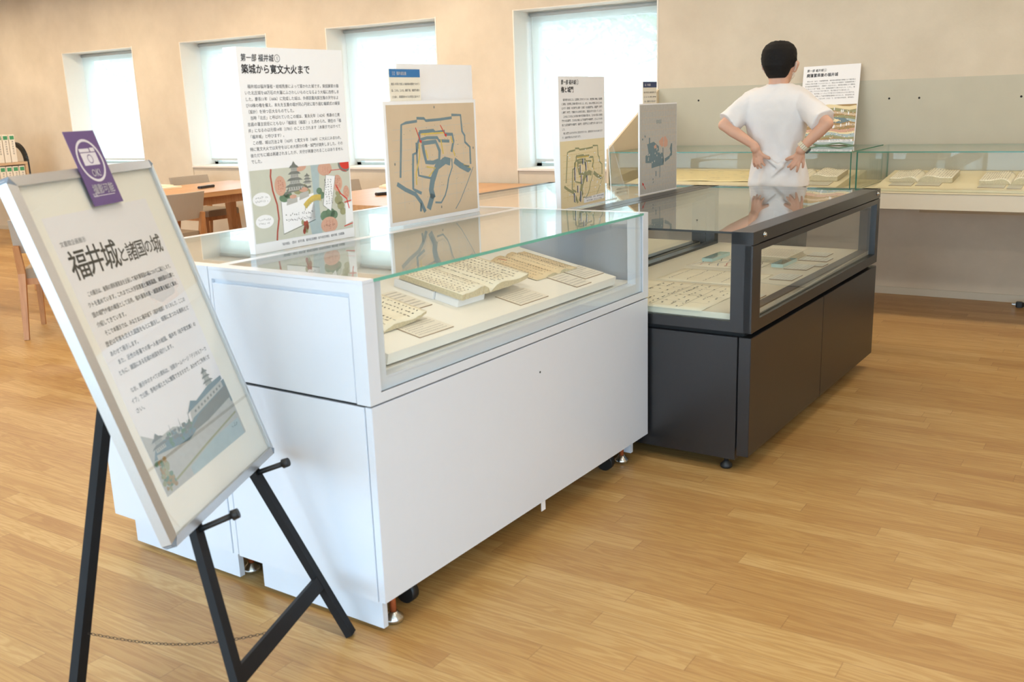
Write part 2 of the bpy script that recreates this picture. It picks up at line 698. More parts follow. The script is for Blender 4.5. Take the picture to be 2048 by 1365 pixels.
# ------------------------------------------------------------ room
b = B().box(XL - 0.3, XR + 0.3, YF - 0.4, YW + WALL_T, -0.06, 0.0)
struct('floor', b, FLOORM)
b = B().box(XL - 0.3, XR + 0.3, YF - 0.4, YW + WALL_T, ZC, ZC + 0.12)
struct('ceiling', b, CEILM)
b = B().box(XL - 0.3, XL, YF, YW, 0, ZC)
struct('wall_left', b, WALLM)
b = B()
ys = [YF]
for y0, y1 in ADDED_RIGHT_WINS:
    ys += [y0, y1]
ys.append(YW)
for i in range(0, len(ys), 2):
    b.box(XR, XR + 0.3, ys[i], ys[i + 1], 0, ZC)
for y0, y1 in ADDED_RIGHT_WINS:
    b.box(XR, XR + 0.3, y0, y1, 0, FW_Z0)
    b.box(XR, XR + 0.3, y0, y1, FW_Z1, ZC)
struct('wall_right', b, WALLM)
# window wall
b = B()
xs = [XL - 0.3]
for k in range(4):
    xs += [WX0 + k * WSP, WX0 + k * WSP + WWD]
xs.append(XR + 0.3)
for i in range(0, len(xs), 2):
    b.box(xs[i], xs[i + 1], YW, YW + WALL_T, 0, ZC)
for k in range(4):
    x0 = WX0 + k * WSP
    b.box(x0, x0 + WWD, YW, YW + WALL_T, WTOP, ZC)
    b.box(x0, x0 + WWD, YW + 0.008, YW + WALL_T, 0, WSILL - 0.012)
struct('wall_back', b, WALLM)
b = B()
xs = [XL - 0.3]
for x0, x1 in FRONT_WINS:
    xs += [x0, x1]
xs.append(XR + 0.3)
for i in range(0, len(xs), 2):
    b.box(xs[i], xs[i + 1], YF - 0.3, YF, 0, ZC)
for x0, x1 in FRONT_WINS:
    b.box(x0, x1, YF - 0.3, YF, 0, FW_Z0)
    b.box(x0, x1, YF - 0.3, YF, FW_Z1, ZC)
struct('wall_front', b, WALLM)
b = B().box(XL, XR, YW - 0.010, YW - 0.0005, 0.0, 0.049)
struct('baseboard_back', b, SKIRT)


def window(n, x0, x1, z0, z1, yin, yout, sgn):
    """reveals, sill, frame and pane; sgn = +1 when outside lies towards +Y"""
    w = bpy.data.objects.new('window_%d' % n, None)
    COL.objects.link(w)
    tag(w, kind='structure')
    lo, hi = (min(yin, yout), max(yin, yout))
    b = B()
    b.box(x0, x0 + 0.006, lo, hi, z0, z1)
    b.box(x1 - 0.006, x1, lo, hi, z0, z1)
    b.box(x0, x1, lo, hi, z1 - 0.006, z1)
    # thin casing bead round the opening
    e = yin - sgn * 0.004
    b.box(x0 - 0.004, x0 + 0.006, min(e, yin), max(e, yin), z0, z1)
    b.box(x1 - 0.006, x1 + 0.006, min(e, yin), max(e, yin), z0, z1 + 0.006)
    obj('reveal_lining', b, REVEAL, w)
    e = yin - sgn * 0.012
    b = B().box(x0, x1, min(e, yout), max(e, yout), z0 - 0.014, z0 + 0.004, bev=0.001)
    obj('window_sill', b, REVEAL, w)
    yf = yout - sgn * 0.10
    b = B()
    fw = 0.05
    for q in ((x0 + .006, x0 + .006 + fw, z0, z1), (x1 - fw - .006, x1 - .006, z0, z1)):
        b.box(q[0], q[1], min(yf, yf + sgn * .06), max(yf, yf + sgn * .06), q[2], q[3])
    b.box(x0 + .006, x1 - .006, min(yf, yf + sgn * .06), max(yf, yf + sgn * .06), z1 - 0.085, z1 - .006)
    b.box(x0 + .006, x1 - .006, min(yf, yf + sgn * .06), max(yf, yf + sgn * .06), z0, z0 + 0.03)
    wfr = obj('window_frame', b, M('window_frame_paint', rgb(196, 200, 194), rough=0.4), w)
    b = B().pane(x0 + fw, x1 - fw, yf + sgn * .026 - .003, yf + sgn * .026 + .003, z0 + .03, z1 - .085, 'y')
    obj('window_pane', b, [GLASS, EDGE], wfr)
    return w


for k in range(4):
    window(k + 1, WX0 + k * WSP, WX0 + k * WSP + WWD, WSILL, WTOP, YW, YW + WALL_T, 1)
for k, (x0, x1) in enumerate(FRONT_WINS):
    window(k + 5, x0, x1, FW_Z0, FW_Z1, YF, YF - 0.3, -1)

for k, (y0, y1) in enumerate(ADDED_RIGHT_WINS):
    w = window(k + 10, 0, y1 - y0, FW_Z0, FW_Z1, 0, 0.3, 1)
    w.location = (XR, y1, 0)
    w.rotation_euler = (0, 0, -PI / 2)

BL = ['far left window', 'second window from the left',
      'third window from the left', 'rightmost window']
for k in range(4):
    x0 = WX0 + k * WSP
    t = thing('roller_blind', 'white translucent roller blind lowered in the ' + BL[k], 'blind', (x0, YW + 0.225, WSILL), 0, 'roller blinds in the windows')
    n = 24
    bb = B()
    prof = []
    for i in range(n + 1):      # slightly waved cloth
        x = 0.034 + i * (WWD - 0.068) / n
        prof.append((x, 0.004 * math.sin(i * 1.3 + k)))
    rows = []
    for z in (0.07, 0.4, 0.8, 1.232):
        wv = 1 - z / 1.232
        rows.append([bb.bm.verts.new((x + (0.012 * wv if i == 0 else 0), y * (0.3 + wv), z)) for i, (x, y) in enumerate(prof)])
    for r0, r1 in zip(rows[:-1], rows[1:]):
        for i in range(n):
            f = bb.bm.faces.new((r0[i], r0[i + 1], r1[i + 1], r1[i]))
            f.smooth = True
    obj('blind_cloth', bb, BLINDM, t)
    obj('bottom_bar', B().box(0.05, WWD - 0.04, -0.008, 0.008, 0.045, 0.07, bev=0.002), M('blind_bar', rgb(190, 194, 192), rough=0.4), t)
    obj('roller_tube', B().rod((0.02, 0.01, 1.243), (WWD - 0.02, 0.01, 1.243), 0.018), M('blind_bar', rgb(190, 194, 192)), t)

# ceiling fixtures
LAMPGLOW = bpy.data.materials.new('lamp_diffuser')
LAMPGLOW.use_nodes = True
_p = LAMPGLOW.node_tree.nodes['Principled BSDF']
_p.inputs['Base Color'].default_value = (0.9, 0.85, 0.75, 1)
_p.inputs['Emission Color'].default_value = (1, 0.82, 0.6, 1)
_p.inputs['Emission Strength'].default_value = 2.0
for i, (x, y, sx, sy, w, c) in enumerate(LAMPS):
    b = B()
    b.box(-sx / 2 - .03, sx / 2 + .03, -sy / 2 - .03, -sy / 2, -.03, 0)
    b.box(-sx / 2 - .03, sx / 2 + .03, sy / 2, sy / 2 + .03, -.03, 0)
    b.box(-sx / 2 - .03, -sx / 2, -sy / 2, sy / 2, -.03, 0)
    b.box(sx / 2, sx / 2 + .03, -sy / 2, sy / 2, -.03, 0)
    b.box(-sx / 2, sx / 2, -sy / 2, sy / 2, -.02, -.004, 1)
    obj('ceiling_light', b, [REVEAL, LAMPGLOW], bpy.data.objects['ceiling'], loc=(x, y, ZC))

# outside: paved ground, pale building, tree
b = B().box(-40, 30, YW + WALL_T + 0.2, 45, -0.6, -0.5)
struct('ground_outside', b, M('paving_outside', rgb(205, 205, 200), rough=0.9))
b = B().box(-40, 30, -40, YF - 0.5, -0.6, -0.5).box(XR + .4, 30, YF - .5, YW, -.6, -.5)
struct('ground_front', b, M('paving_outside', rgb(205, 205, 200), rough=0.9))
b = B().box(XL - .3, XR + .3, YW + WALL_T + .001, YW + WALL_T + 1.3, 2.18, 2.34)
struct('eave_outside', b, M('eave_grey', rgb(170, 170, 165), rough=.9))
LEAF = M('leaf_green', (0.12, 0.26, 0.07, 1), rough=0.6, var=0.3)
BARK = M('tree_bark', (0.18, 0.13, 0.09, 1), rough=0.9, var=0.3)


def tree(x, y, label, seed, h=3.6):
    rnd = random.Random(seed)
    t = thing('tree', label, 'tree', (x, y, -0.5), 0, 'trees outside the windows')
    b = B()
    b.rod((0, 0, 0), (0.1, 0, h * 0.55), 0.13, 0.09)
    tips = []
    for i in range(9):
        a = i * 2.4 + rnd.random()
        p0 = Vector((0.1, 0, h * (0.45 + 0.05 * (i % 3))))
        p1 = p0 + Vector((math.cos(a) * 1.2, math.sin(a) * .9, 0.35 + rnd.random() * .5))
        p2 = p1 + Vector((math.cos(a + .4) * 1.0, math.sin(a + .4) * .7, 0.1 + rnd.random() * .4))
        b.rod(p0, p1, 0.06, 0.035, 7)
        b.rod(p1, p2, 0.035, 0.012, 7)
        tips += [p1.lerp(p2, .4), p2, p1.lerp(p2, .8), p0.lerp(p1, .8)]
    obj('trunk', b, BARK, t)
    b = B()
    for p in tips:
        for _ in range(70):
            q = p + Vector((rnd.gauss(0, .32), rnd.gauss(0, .32), rnd.gauss(0, .22)))
            a = rnd.uniform(0, 2 * PI)
            s = rnd.uniform(.05, .09)
            u = Vector((math.cos(a), math.sin(a), rnd.uniform(-.8, .2))) * s
            v = Vector((-math.sin(a), math.cos(a), rnd.uniform(-.3, .3))) * s * .35
            b.bm.faces.new([b.bm.verts.new(q + w) for w in (u * -1, v * -1, u, v)])
    flatobj('foliage', b, LEAF, t)
    return t


tree(-8.6, 13.6, 'leafy green tree outside, seen faintly through the third window blind', 3)
tree(-4.3, 11.4, 'green tree with bare branches outside, seen through the rightmost window blind', 5, 4.3)
tree(-20.4, 13.6, 'green tree outside, seen through the far left window blind', 8)
tree(-14.6, 13.6, 'green tree outside, seen through the second window blind', 11)
t = thing('building', 'pale low building outside the windows behind the trees', 'building', (0, 19, -0.5), 0)
obj('outer_wall', B().box(-26, 4, 0, 6, 0, 3.4), M('pale_render', rgb(225, 225, 220), rough=0.9), t)
obj('roof_slab', B().box(-26.3, 4.3, -.4, 6.3, 3.4, 3.65), M('roof_grey', rgb(150, 155, 155), rough=0.8), t)

# ------------------------------------------------------------ display cases
PH = R(-1.155)
WO = Vector((-1.5612, 1.7174, 0))
DO = Vector((-1.1334, 3.262, 0))
WW1, WW2, WLEN = 0.5715, 0.6076, 1.5358
DW1, DW2, DLEN = 0.8916, 1.0282, 1.7285
WZT, WZM, WZB = 0.9631, 0.6461, 0.1075
DZT, DZU, DZL, DZB = 0.9027, 0.5396, 0.5211, 0.0703


def W(a, b_, z=0.0):
    return WO + Vector((math.cos(PH) * a - math.sin(PH) * b_, math.sin(PH) * a + math.cos(PH) * b_, z))


def D(a, b_, z=0.0):
    return DO + Vector((math.cos(PH) * a - math.sin(PH) * b_, math.sin(PH) * a + math.cos(PH) * b_, z))


def foot(parent, x, y, zt, mats=(None, None), r=0.028):
    b = B()
    b.lathe(x, y, [(r * 0.8, 0), (r, 0.004), (r, 0.014), (r * .45, 0.026), (r * .4, 0.03)], 18, 0)
    b.rod((x, y, 0.028), (x, y, zt), 0.009, n=10, mi=1)
    obj('levelling_foot', b, [mats[0] or STEEL, mats[1] or RUST], parent)


def caster(parent, x, y, zt):
    b = B()
    b.rod((x, y - .014, .032), (x, y + .014, .032), 0.032, n=18)
    b.box(x - .012, x + .012, y - .02, y + .02, .05, zt)
    obj('caster', b, BLACK, parent)


def white_case(origin, wid, label):
    L = WLEN
    g = 0.0015
    t = thing('display_case', label, 'display case', origin, PH, 'white display cases')
    x0, x1 = -wid + g, 0.0
    # lower cabinet: carcass, wrapping front panel, side door, skirts
    obj('cabinet_body', B().box(x0 + .003, x1 - .024, .022, L - .004, WZB, WZM - .008), WHITE, t)
    obj('front_panel', B().box(x1 - .022, x1, .002, L - .002, WZB - .004, WZM - .005, bev=0.0012), WHITE, t)
    obj('end_panel', B().box(x0 + .003, x1 - .0245, .0, .020, WZB - .006, WZM - .006, bev=0.0012), WHITE, t)
    obj('plinth_skirt', B().box(x0 + .075, x1 - .03, .022, .040, .014, WZB - .004), WHITE, t)
    obj('plinth_skirt', B().box(x0 + .03, x1 - .05, L - .05, L - .032, .030, WZB), WHITE, t)
    obj('shadow_gap', B().box(x0 + .012, x1 - .010, .010, L - .010, WZM - .008, WZM + .001), GAP, t)
    for fx, fy in ((x1 - .053, .087), (x1 - .073, L - .083), (x0 + .06, .087), (x0 + .06, L - .083)):
        foot(t, fx, fy, WZB)
    for fx, fy in ((x1 - .09, .19), (x1 - .09, L - .18)):
        caster(t, fx, fy, WZB)
    # hood: base ring, end panels, frame
    obj('hood_base', B().box(x0 + .002, x1 - .046, .022, L - .022, WZM + .001, .700).box(x1 - .046, x1 - .0125, .022, L - .022, WZM + .001, .6995), WHITE, t)
    b = B()
    # front frame (two steps deep)
    b.box(x1 - .012, x1, 0.0, .042, WZM, WZT - .008)
    b.box(x1 - .012, x1, L - .042, L, WZM, WZT - .008)
    b.box(x1 - .012, x1, .042, L - .042, WZM, .672)
    b.box(x1 - .046, x1 - .012, 0.022, .078, WZM + .002, WZT - .010)
    b.box(x1 - .046, x1 - .012, L - .078, L - .022, WZM + .002, WZT - .010)
    b.box(x1 - .046, x1 - .012, .078, L - .078, .700, .706)
    obj('front_frame', b, WHITE, t)
    for s, nm in ((0, 'end_wall'), (1, 'end_wall')):
        yy0, yy1 = (0.0, .020) if s == 0 else (L - .020, L)
        b = B()
        # rim of the end wall with a recessed flush panel
        b.box(x0 + .002, x1 - .012, yy0, yy1, .930, WZT - .008)
        b.box(x1 - .046, x1 - .012, yy0, yy1, WZM, .930)
        b.box(x0 + .002, x0 + .012, yy0, yy1, WZM, .930)
        obj(nm, b, WHITE, t)
        ya, yb = (yy0 + .0005, yy1) if s == 0 else (yy0, yy1 - .0005)
        obj('door_panel', B().box(x0 + .013, x1 - .049, ya, yb, WZM + .002, .918, bev=.001).box(x0 + .012, x1 - .046, ya + (.008 if s == 0 else 0), yb - (0 if s == 0 else .008), WZM + .002, .930), WHITE, t)
    obj('back_wall', B().box(x0 + .001, x0 + .012, .02, L - .02, WZM + .001, WZT - .008), WHITE_IN, t)
    # top: three-sided white rim, glass lid flush inside, its green edge shows at the front
    b = B()
    b.box(x0 + .001, x1, 0, .040, WZT - .009, WZT)
    b.box(x0 + .001, x1, L - .034, L, WZT - .009, WZT)
    b.box(x0 + .001, x0 + .036, .040, L - .034, WZT - .009, WZT)
    obj('top_rim', b, WHITE, t)
    obj('glass_top', B().pane(x0 + .036, x1 - .001, .040, L - .034, WZT - .009, WZT - .0005, 'z'), [GLASS_T, EDGE], t)
    obj('glass_front', B().pane(x1 - .010, x1 - .004, .042, L - .042, .672, WZT - .010, 'x'), [GLASS_F, EDGE], t)
    obj('keyhole', B().rod((x1 - .001, .776, .542), (x1 + .001, .776, .542), .0035), GAP, t)
    return t


white_case(W(0, 0), WW1, 'white glass-topped display case nearest the camera, holding open old books')
white_case(W(-WW1, 0), WW2, 'white glass-topped display case behind the front white case, next to the poster')
# little white tag under the near case
o = obj('paper_tag', B().box(-.001, .001, -.012, .012, 0.05, .104), FOAM, None, loc=W(-.03, .82), rot=(0, 0, PH))
tag(o, 'small white tag hanging under the bottom edge of the near white case', 'tag')


def dark_case(origin, wid, label, knobs=True):
    L = DLEN
    t = thing('display_case', label, 'display case', origin, PH, 'dark grey display cases')
    x0, x1 = -wid + .0015, 0.0
    obj('cabinet_body', B().box(x0 + .003, x1 - .032, .02, L - .004, DZB + .03, DZL - .002), DARK, t)
    obj('front_panel', B().box(x1 - .045, x1, .002, .8615, DZB, DZL, bev=.0015), DARK, t)
    obj('front_panel', B().box(x1 - .045, x1, .8645, L - .002, DZB, DZL, bev=.0015), DARK, t)
    obj('end_panel', B().box(x0 + .003, x1 - .050, .0, .018, DZB + .028, DZL, bev=.001), DARK, t)
    obj('plinth_skirt', B().box(x0 + .02, x1 - .055, .012, L - .02, .048, DZB + .03), DARK, t)
    obj('shadow_gap', B().box(x0 + .02, x1 - .035, .03, L - .02, DZL - .002, DZU + .002), GAP, t)
    for fx, fy in ((x1 - .10, .045), (x1 - .10, L - .08), (x0 + .08, .045), (x0 + .08, L - .08)):
        foot(t, fx, fy, .05, (BLACK, BLACK), .022)
    # hood frame
    b = B()
    z1 = DZT
    b.box(x1 - .080, x1 - .006, 0.0, .080, DZU, z1 - .0001)                      # near corner post
    b.box(x1 - .080, x1 - .006, L - .050, L, DZU, z1)
    b.box(x0 + .001, x0 + .05, 0.0, .05, DZU, z1)
    b.box(x0 + .001, x0 + .05, L - .05, L, DZU, z1)
    b.box(x1 - .080, x1, 0, L, z1 - .044, z1, bev=.001)                            # broad top rails on the long sides
    b.box(x0 + .001, x0 + .05, 0, L, z1 - .03, z1, bev=.001)
    b.box(x0 + .05, x1 - .080, 0, .03, DZU, .578)                                    # bottom rails on the short ends
    b.box(x0 + .05, x1 - .080, L - .03, L, DZU, .578)
    b.box(x0 + .001, x0 + .03, .05, L - .05, DZU, .578)
    obj('hood_frame', b, DARK, t)
    # framed front window
    b = B()
    b.box(x1 - .03, x1, .0, .083, DZU, z1 - .048)
    b.box(x1 - .03, x1, L - .052, L, DZU, z1 - .048)
    b.box(x1 - .03, x1, .083, L - .052, DZU, .582)
    b.box(x1 - .03, x1, .083, L - .052, .832, z1 - .048)
    obj('window_frame', b, DARK, t)
    obj('case_floor', B().box(x0 + .03, x1 - .03, .03, L - .03, .575, .600), LIN_D, t)
    obj('inner_rail', B().box(x1 - .072, x1 - .03, .083, L - .06, .578, .606), DARK, t)
    obj('inner_rail', B().box(x0 + .03, x0 + .075, .03, L - .06, .578, .612), DARK, t)
    obj('glass_front', B().pane(x1 - .020, x1 - .014, .083, L - .052, .582, .832, 'x'), [GLASS_F, EDGE_D], t)
    obj('glass_end', B().pane(x0 + .05, x1 - .080, .004, .010, .578, z1 - .008, 'y'), [GLASS_F, EDGE_D], t)
    obj('glass_end', B().pane(x0 + .05, x1 - .080, L - .010, L - .004, .578, z1 - .008, 'y'), [GLASS, EDGE_D], t)
    obj('glass_top', B().pane(x0 + .05, x1 - .080, .0, L, z1 - .008, z1 - .0005, 'z'), [GLASS_TD, EDGE_D], t)
    for yy in ((.105, L - .062) if knobs else ()):
        b = B()
        b.rod((x1, yy, z1 - .019), (x1 + .004, yy, z1 - .019), .0095, n=16)
        b.rod((x1 + .004, yy, z1 - .019), (x1 + .010, yy, z1 - .019), .0075, .0055, n=16)
        obj('lock_knob', b, STEEL, t)
    return t


dark_case(D(0, 0), DW1, 'dark grey framed display case in front of the standing man, maps under its glass')
dark_case(D(-DW1, 0), DW2, 'dark grey framed display case behind the two boards, on the window side', False)


# ------------------------------------------------------------ contents of the white case
TILT = R(11.5)


def WT(s, bb, h=0.0):
    """point on the inclined display board: s up the slope, bb along the case"""
    return W(-.05 - s * math.cos(TILT) + h * math.sin(TILT), bb, .745 + s * math.sin(TILT) + h * math.cos(TILT))


WROT = (TILT, 0, PI / 2 + PH)
o = obj('display_board', B().hexa([(.132, 0, -.030), (1.378, 0, -.030), (1.378, .46, -.118), (.132, .46, -.118), (.132, 0, 0), (1.378, 0, 0), (1.378, .46, 0), (.132, .46, 0)]), LIN_W, None, loc=WT(0, 0), rot=WROT)
tag(o, 'white sloping display board inside the near white case under the open books', 'board')
b = B()
b.box(-WW1 + .02, -.05, .03, WLEN - .03, .7005, .7085)
o = obj('case_lining', b, WHITE_IN, None, loc=W(0, 0), rot=(0, 0, PH))
tag(o, 'cream floor liner lying in the bottom of the near white case', 'liner')


def caption_card(pos, rot, w, d, label, thick=.003, lines=7, m=CARD, em=CARD_E, group='caption cards in the cases'):
    """flat card: local x = w, local y = d"""
    t = thing('caption_card', label, 'card', pos, rot, group)
    b = B()
    b.box(0, w, 0, d, 0.0002, thick, 0)
    b.bm.faces.ensure_lookup_table()
    b.bm.normal_update()
    for f in b.bm.faces:
        f.material_index = 0 if abs(f.normal.z) > .9 else 1
    cb = obj('card_base', b, [m, em], t)
    b = B()
    for i in range(lines):
        y = d * (.88 - .76 * i / max(1, lines - 1))
        x = w * .07
        while x < w * (.9 if i % 4 != 3 else .5):
            l = w * random.uniform(.02, .045)
            b.bm.faces.new([b.bm.verts.new(p) for p in ((x, y, thick + .0003), (x + l, y, thick + .0003), (x + l, y + d * .035, thick + .0003), (x, y + d * .035, thick + .0003))])
            x += l + w * .018
    flatobj('card_text', b, M('card_grey_text', (0.46, 0.43, 0.38, 1), rough=.8), cb)
    return t


for (s0, s1, b0, b1, lab) in ((.018, .117, .779, .944, 'small caption card in front of the large open book in the near case'),
                              (.014, .150, 1.120, 1.221, 'caption card in front of the thin open booklet, left one of two'),
                              (.048, .155, 1.236, 1.372, 'caption card at the right end of the near case, right one of two'),
                              (.025, .122, .291, .443, 'caption card beside the partly hidden book at the left of the near case'),
                              (.185, .336, .452, .543, 'caption card behind the partly hidden book in the near case')):
    caption_card(WT(s0, b0), WROT, b1 - b0, s1 - s0, lab)


def open_book(name, label, loc, rot, wl, wr, depth, tl, tr, cols, ink=INK_S, mat=PAPER, lift=0.0, hump=.012, group='open old books in the cases', dens=16, curl=0.0, rowsplit=1.0):
    """open Japanese stitched book: spine along local y at x = 0, pages spread along x"""
    t = thing(name, label, 'book', loc, rot, group)
    nx, ny = 14, 6

    def top(u, side):
        th = tl if side < 0 else tr
        e = min(1, u * 5)
        return th * (e ** .5) + hump * math.sin(min(1, u * 1.6) * PI) * (1 - u * .5) + lift + (curl * (u ** 3) if side > 0 else 0)
    for side, wd in ((-1, wl), (1, wr)):
        b = B()
        gt, gb = [], []
        for i in range(nx + 1):
            u = i / nx
            jt = random.uniform(-.0012, .0012)
            rt, rb_ = [], []
            for j in range(ny + 1):
                y = depth * j / ny + (random.uniform(-.002, .002) if j in (0, ny) else 0)
                zt_ = top(u, side) + jt * .3
                rt.append(b.bm.verts.new((side * wd * u, y, zt_)))
                base = lift + (curl * (u ** 3) if side > 0 else 0)
                rb_.append(b.bm.verts.new((side * wd * u, y, base + (.001 if u < .95 else .002))))
            gt.append(rt)
            gb.append(rb_)
        for i in range(nx):
            for j in range(ny):
                f = b.bm.faces.new((gt[i][j], gt[i + 1][j], gt[i + 1][j + 1], gt[i][j + 1]))
                f.smooth = True
                b.bm.faces.new((gb[i][j], gb[i][j + 1], gb[i + 1][j + 1], gb[i + 1][j])).material_index = 1
            for (j) in (0, ny):
                b.bm.faces.new((gt[i][j], gb[i][j], gb[i + 1][j], gt[i + 1][j])).material_index = 1
        for j in range(ny):
            for i in (0, nx):
                try:
                    b.bm.faces.new((gt[i][j], gt[i][j + 1], gb[i][j + 1], gb[i][j])).material_index = 1
                except ValueError:
                    pass
        obj('page_block', b, [mat, PAGES], t)
        # writing in columns that run parallel to the spine
        b = B()
        for c in range(cols):
            u = .14 + .78 * c / max(1, cols - 1)
            x = side * wd * u
            y = depth * .92
            ymin = depth * (random.choice((.1, .12, .5, .14)) if random.random() < .35 else .1)
            while y > ymin:
                l = depth / dens * random.uniform(.5, .95)
                for _ in range(2):
                    a = random.uniform(-.9, .9)
                    hw = wd / cols * .21
                    xx = x + random.uniform(-.3, .3) * hw
                    yy = y - random.uniform(0, l * .6)
                    z = top(abs(xx) / wd, side) + .0009
                    p = ((xx - hw * .8, yy - l * .10), (xx + hw * .8, yy - l * .10 + a * l * .3), (xx + hw * .8, yy + l * .12 + a * l * .3), (xx - hw * .8, yy + l * .10))
                    if random.random() < .5:
                        p = ((xx - hw * .18, yy - l * .4), (xx + hw * .18, yy - l * .4), (xx + hw * .2, yy + l * .4), (xx - hw * .15, yy + l * .4))
                    b.bm.faces.new([b.bm.verts.new((q[0], q[1], z)) for q in p])
                y -= depth / dens
        flatobj('handwriting', b, ink, t)
    return t


# white foam rests + large open book (spread along b, its foot edge towards the glass)
for (s0, s1, b0, b1, lab) in ((.215, .372, .580, .73, 'white foam rest under the back of the large open book'), (.125, .213, .590, .73, 'white foam rest under the near left corner of the large open book')):
    o = obj('foam_rest', B().box(0, b1 - b0, 0, s1 - s0, 0.0002, .026, bev=.001), FOAM, None, loc=WT(s0, b0), rot=WROT)
    tag(o, lab, 'book rest', 'foam rests under the open book')
open_book('open_book', 'large thick open handwritten book on foam rests in the middle of the near case', WT(.108, .735, .0265), WROT, .150, .215, .250, .020, .016, 9, hump=.010, curl=.012)
open_book('open_book', 'open handwritten book at the left end of the near case, partly hidden by the frame', WT(.105, .235, .003), WROT, .085, .180, .230, .010, .010, 8, hump=.008, curl=.018)
open_book('open_booklet', 'thin open booklet with dark and red writing near the right end of the near case', WT(.135, 1.195, .001), WROT, .140, .130, .235, .003, .005, 7, mat=M('tan_paper', rgb(236, 212, 172), rough=.9, var=.08, scale=14), hump=.012, dens=20)
# red correction mark on the booklet
o = obj('red_slip', B().box(0, .006, 0, .030, 0, .0006), REDI, None, loc=WT(.30, 1.10, .0235), rot=(TILT, 0, PI / 2 + PH + .5))
tag(o, 'thin red slip lying on the left page of the thin open booklet', 'slip')

# ------------------------------------------------------------ contents of the dark case
DROT = (0, 0, PI / 2 + PH)


def DT(a_, b_, z=.6003):
    return D(-a_, b_, z)


def sheet(name, label, cat, loc, rot, w, d, mat, group=None, wavy=.002):
    t = thing(name, label, cat, loc, rot, group)
    b = B()
    n = 10
    g = [[(w * i / n, d * j / n, .0012 + wavy * (.5 + .5 * math.sin(i * 1.7 + j * .6)) * (1 if 0 < i < n else .4)) for j in range(n + 1)] for i in range(n + 1)]
    vt = [[b.bm.verts.new(p) for p in r] for r in g]
    vb = [[b.bm.verts.new((p[0], p[1], p[2] - .0012)) for p in r] for r in g]
    for i in range(n):
        for j in range(n):
            b.bm.faces.new((vt[i][j], vt[i + 1][j], vt[i + 1][j + 1], vt[i][j + 1])).smooth = True
            b.bm.faces.new((vb[i][j], vb[i][j + 1], vb[i + 1][j + 1], vb[i + 1][j]))
    for i in range(n):
        for j in (0, n):
            b.bm.faces.new((vt[i][j], vb[i][j], vb[i + 1][j], vt[i + 1][j]))
            b.bm.faces.new((vt[j][i], vb[j][i], vb[j][i + 1], vt[j][i + 1]))
    obj('sheet', b, mat, t)
    return t


def hz(w, i_x, d, j_y, wavy=.002):
    return .0012 + wavy + .0009


# big plan with rows of small black building marks
t = sheet('map_sheet', 'large pale castle town plan lying at the near end of the dark case', 'map', DT(.20, .02), DROT, .50, .58, PAPER_L, 'maps in the dark case')
b = B()
rnd = random.Random(4)
for r_ in range(13):
    for c_i in range(22):
        if rnd.random() < .52 + .25 * math.sin(r_ * 1.3 + c_i * .35):
            continue
        x = .03 + c_i * .020 + rnd.uniform(-.003, .003)
        y = .03 + r_ * .041 + rnd.uniform(-.004, .004)
        w_, h_ = rnd.choice(((.011, .006), (.007, .005), (.014, .004), (.005, .009)))
        z = .0042
        b.bm.faces.new([b.bm.verts.new(p) for p in ((x, y, z), (x + w_, y, z), (x + w_, y + h_, z), (x, y + h_, z))])
for y in (.1, .22, .36, .45):
    b.bm.faces.new([b.bm.verts.new(p) for p in ((.02, y, .0041), (.48, y + .01, .0041), (.48, y + .011, .0041), (.02, y + .0012, .0041))])
for x in (.12, .25, .38):
    b.bm.faces.new([b.bm.verts.new(p) for p in ((x, .02, .0041), (x + .0012, .02, .0041), (x + .012, .56, .0041), (x + .011, .56, .0041))])
flatobj('map_drawing', b, M('faded_black', (.07, .06, .05, 1), rough=.8), t)
t = sheet('map_sheet', 'second pale plan sheet lying behind the first, dotted with a row of marks', 'map', DT(.22, .55), DROT, .30, .42, PAPER_L, 'maps in the dark case')
b = B()
for k in range(5):
    for i in range(22):
        x = .03 + i * .0115
        y = .05 + k * .08 + rnd.uniform(-.004, .004)
        b.bm.faces.new([b.bm.verts.new(p) for p in ((x, y, .0044), (x + .006, y, .0044), (x + .006, y + .004, .0044), (x, y + .003, .0044))])
flatobj('map_drawing', b, INK2, t)
t = sheet('painted_map', 'small coloured map sheet under a glass weight in the dark case', 'map', DT(.33, .93), DROT, .22, .34, PAPER, 'maps in the dark case', wavy=.003)
b = B()
for k in range(9):
    p = [(.02 + .2 * q / 6, .03 + k * .034 + .012 * math.sin(q * 1.4 + k)) for q in range(7)]
    for a_, c_ in zip(p[:-1], p[1:]):
        b.bm.faces.new([b.bm.verts.new(v) for v in ((a_[0], a_[1], .006), (c_[0], c_[1], .006), (c_[0], c_[1] + .003, .006), (a_[0], a_[1] + .003, .006))]).material_index = k % 3
flatobj('map_drawing', b, [INK2, REDI, INKB], t)
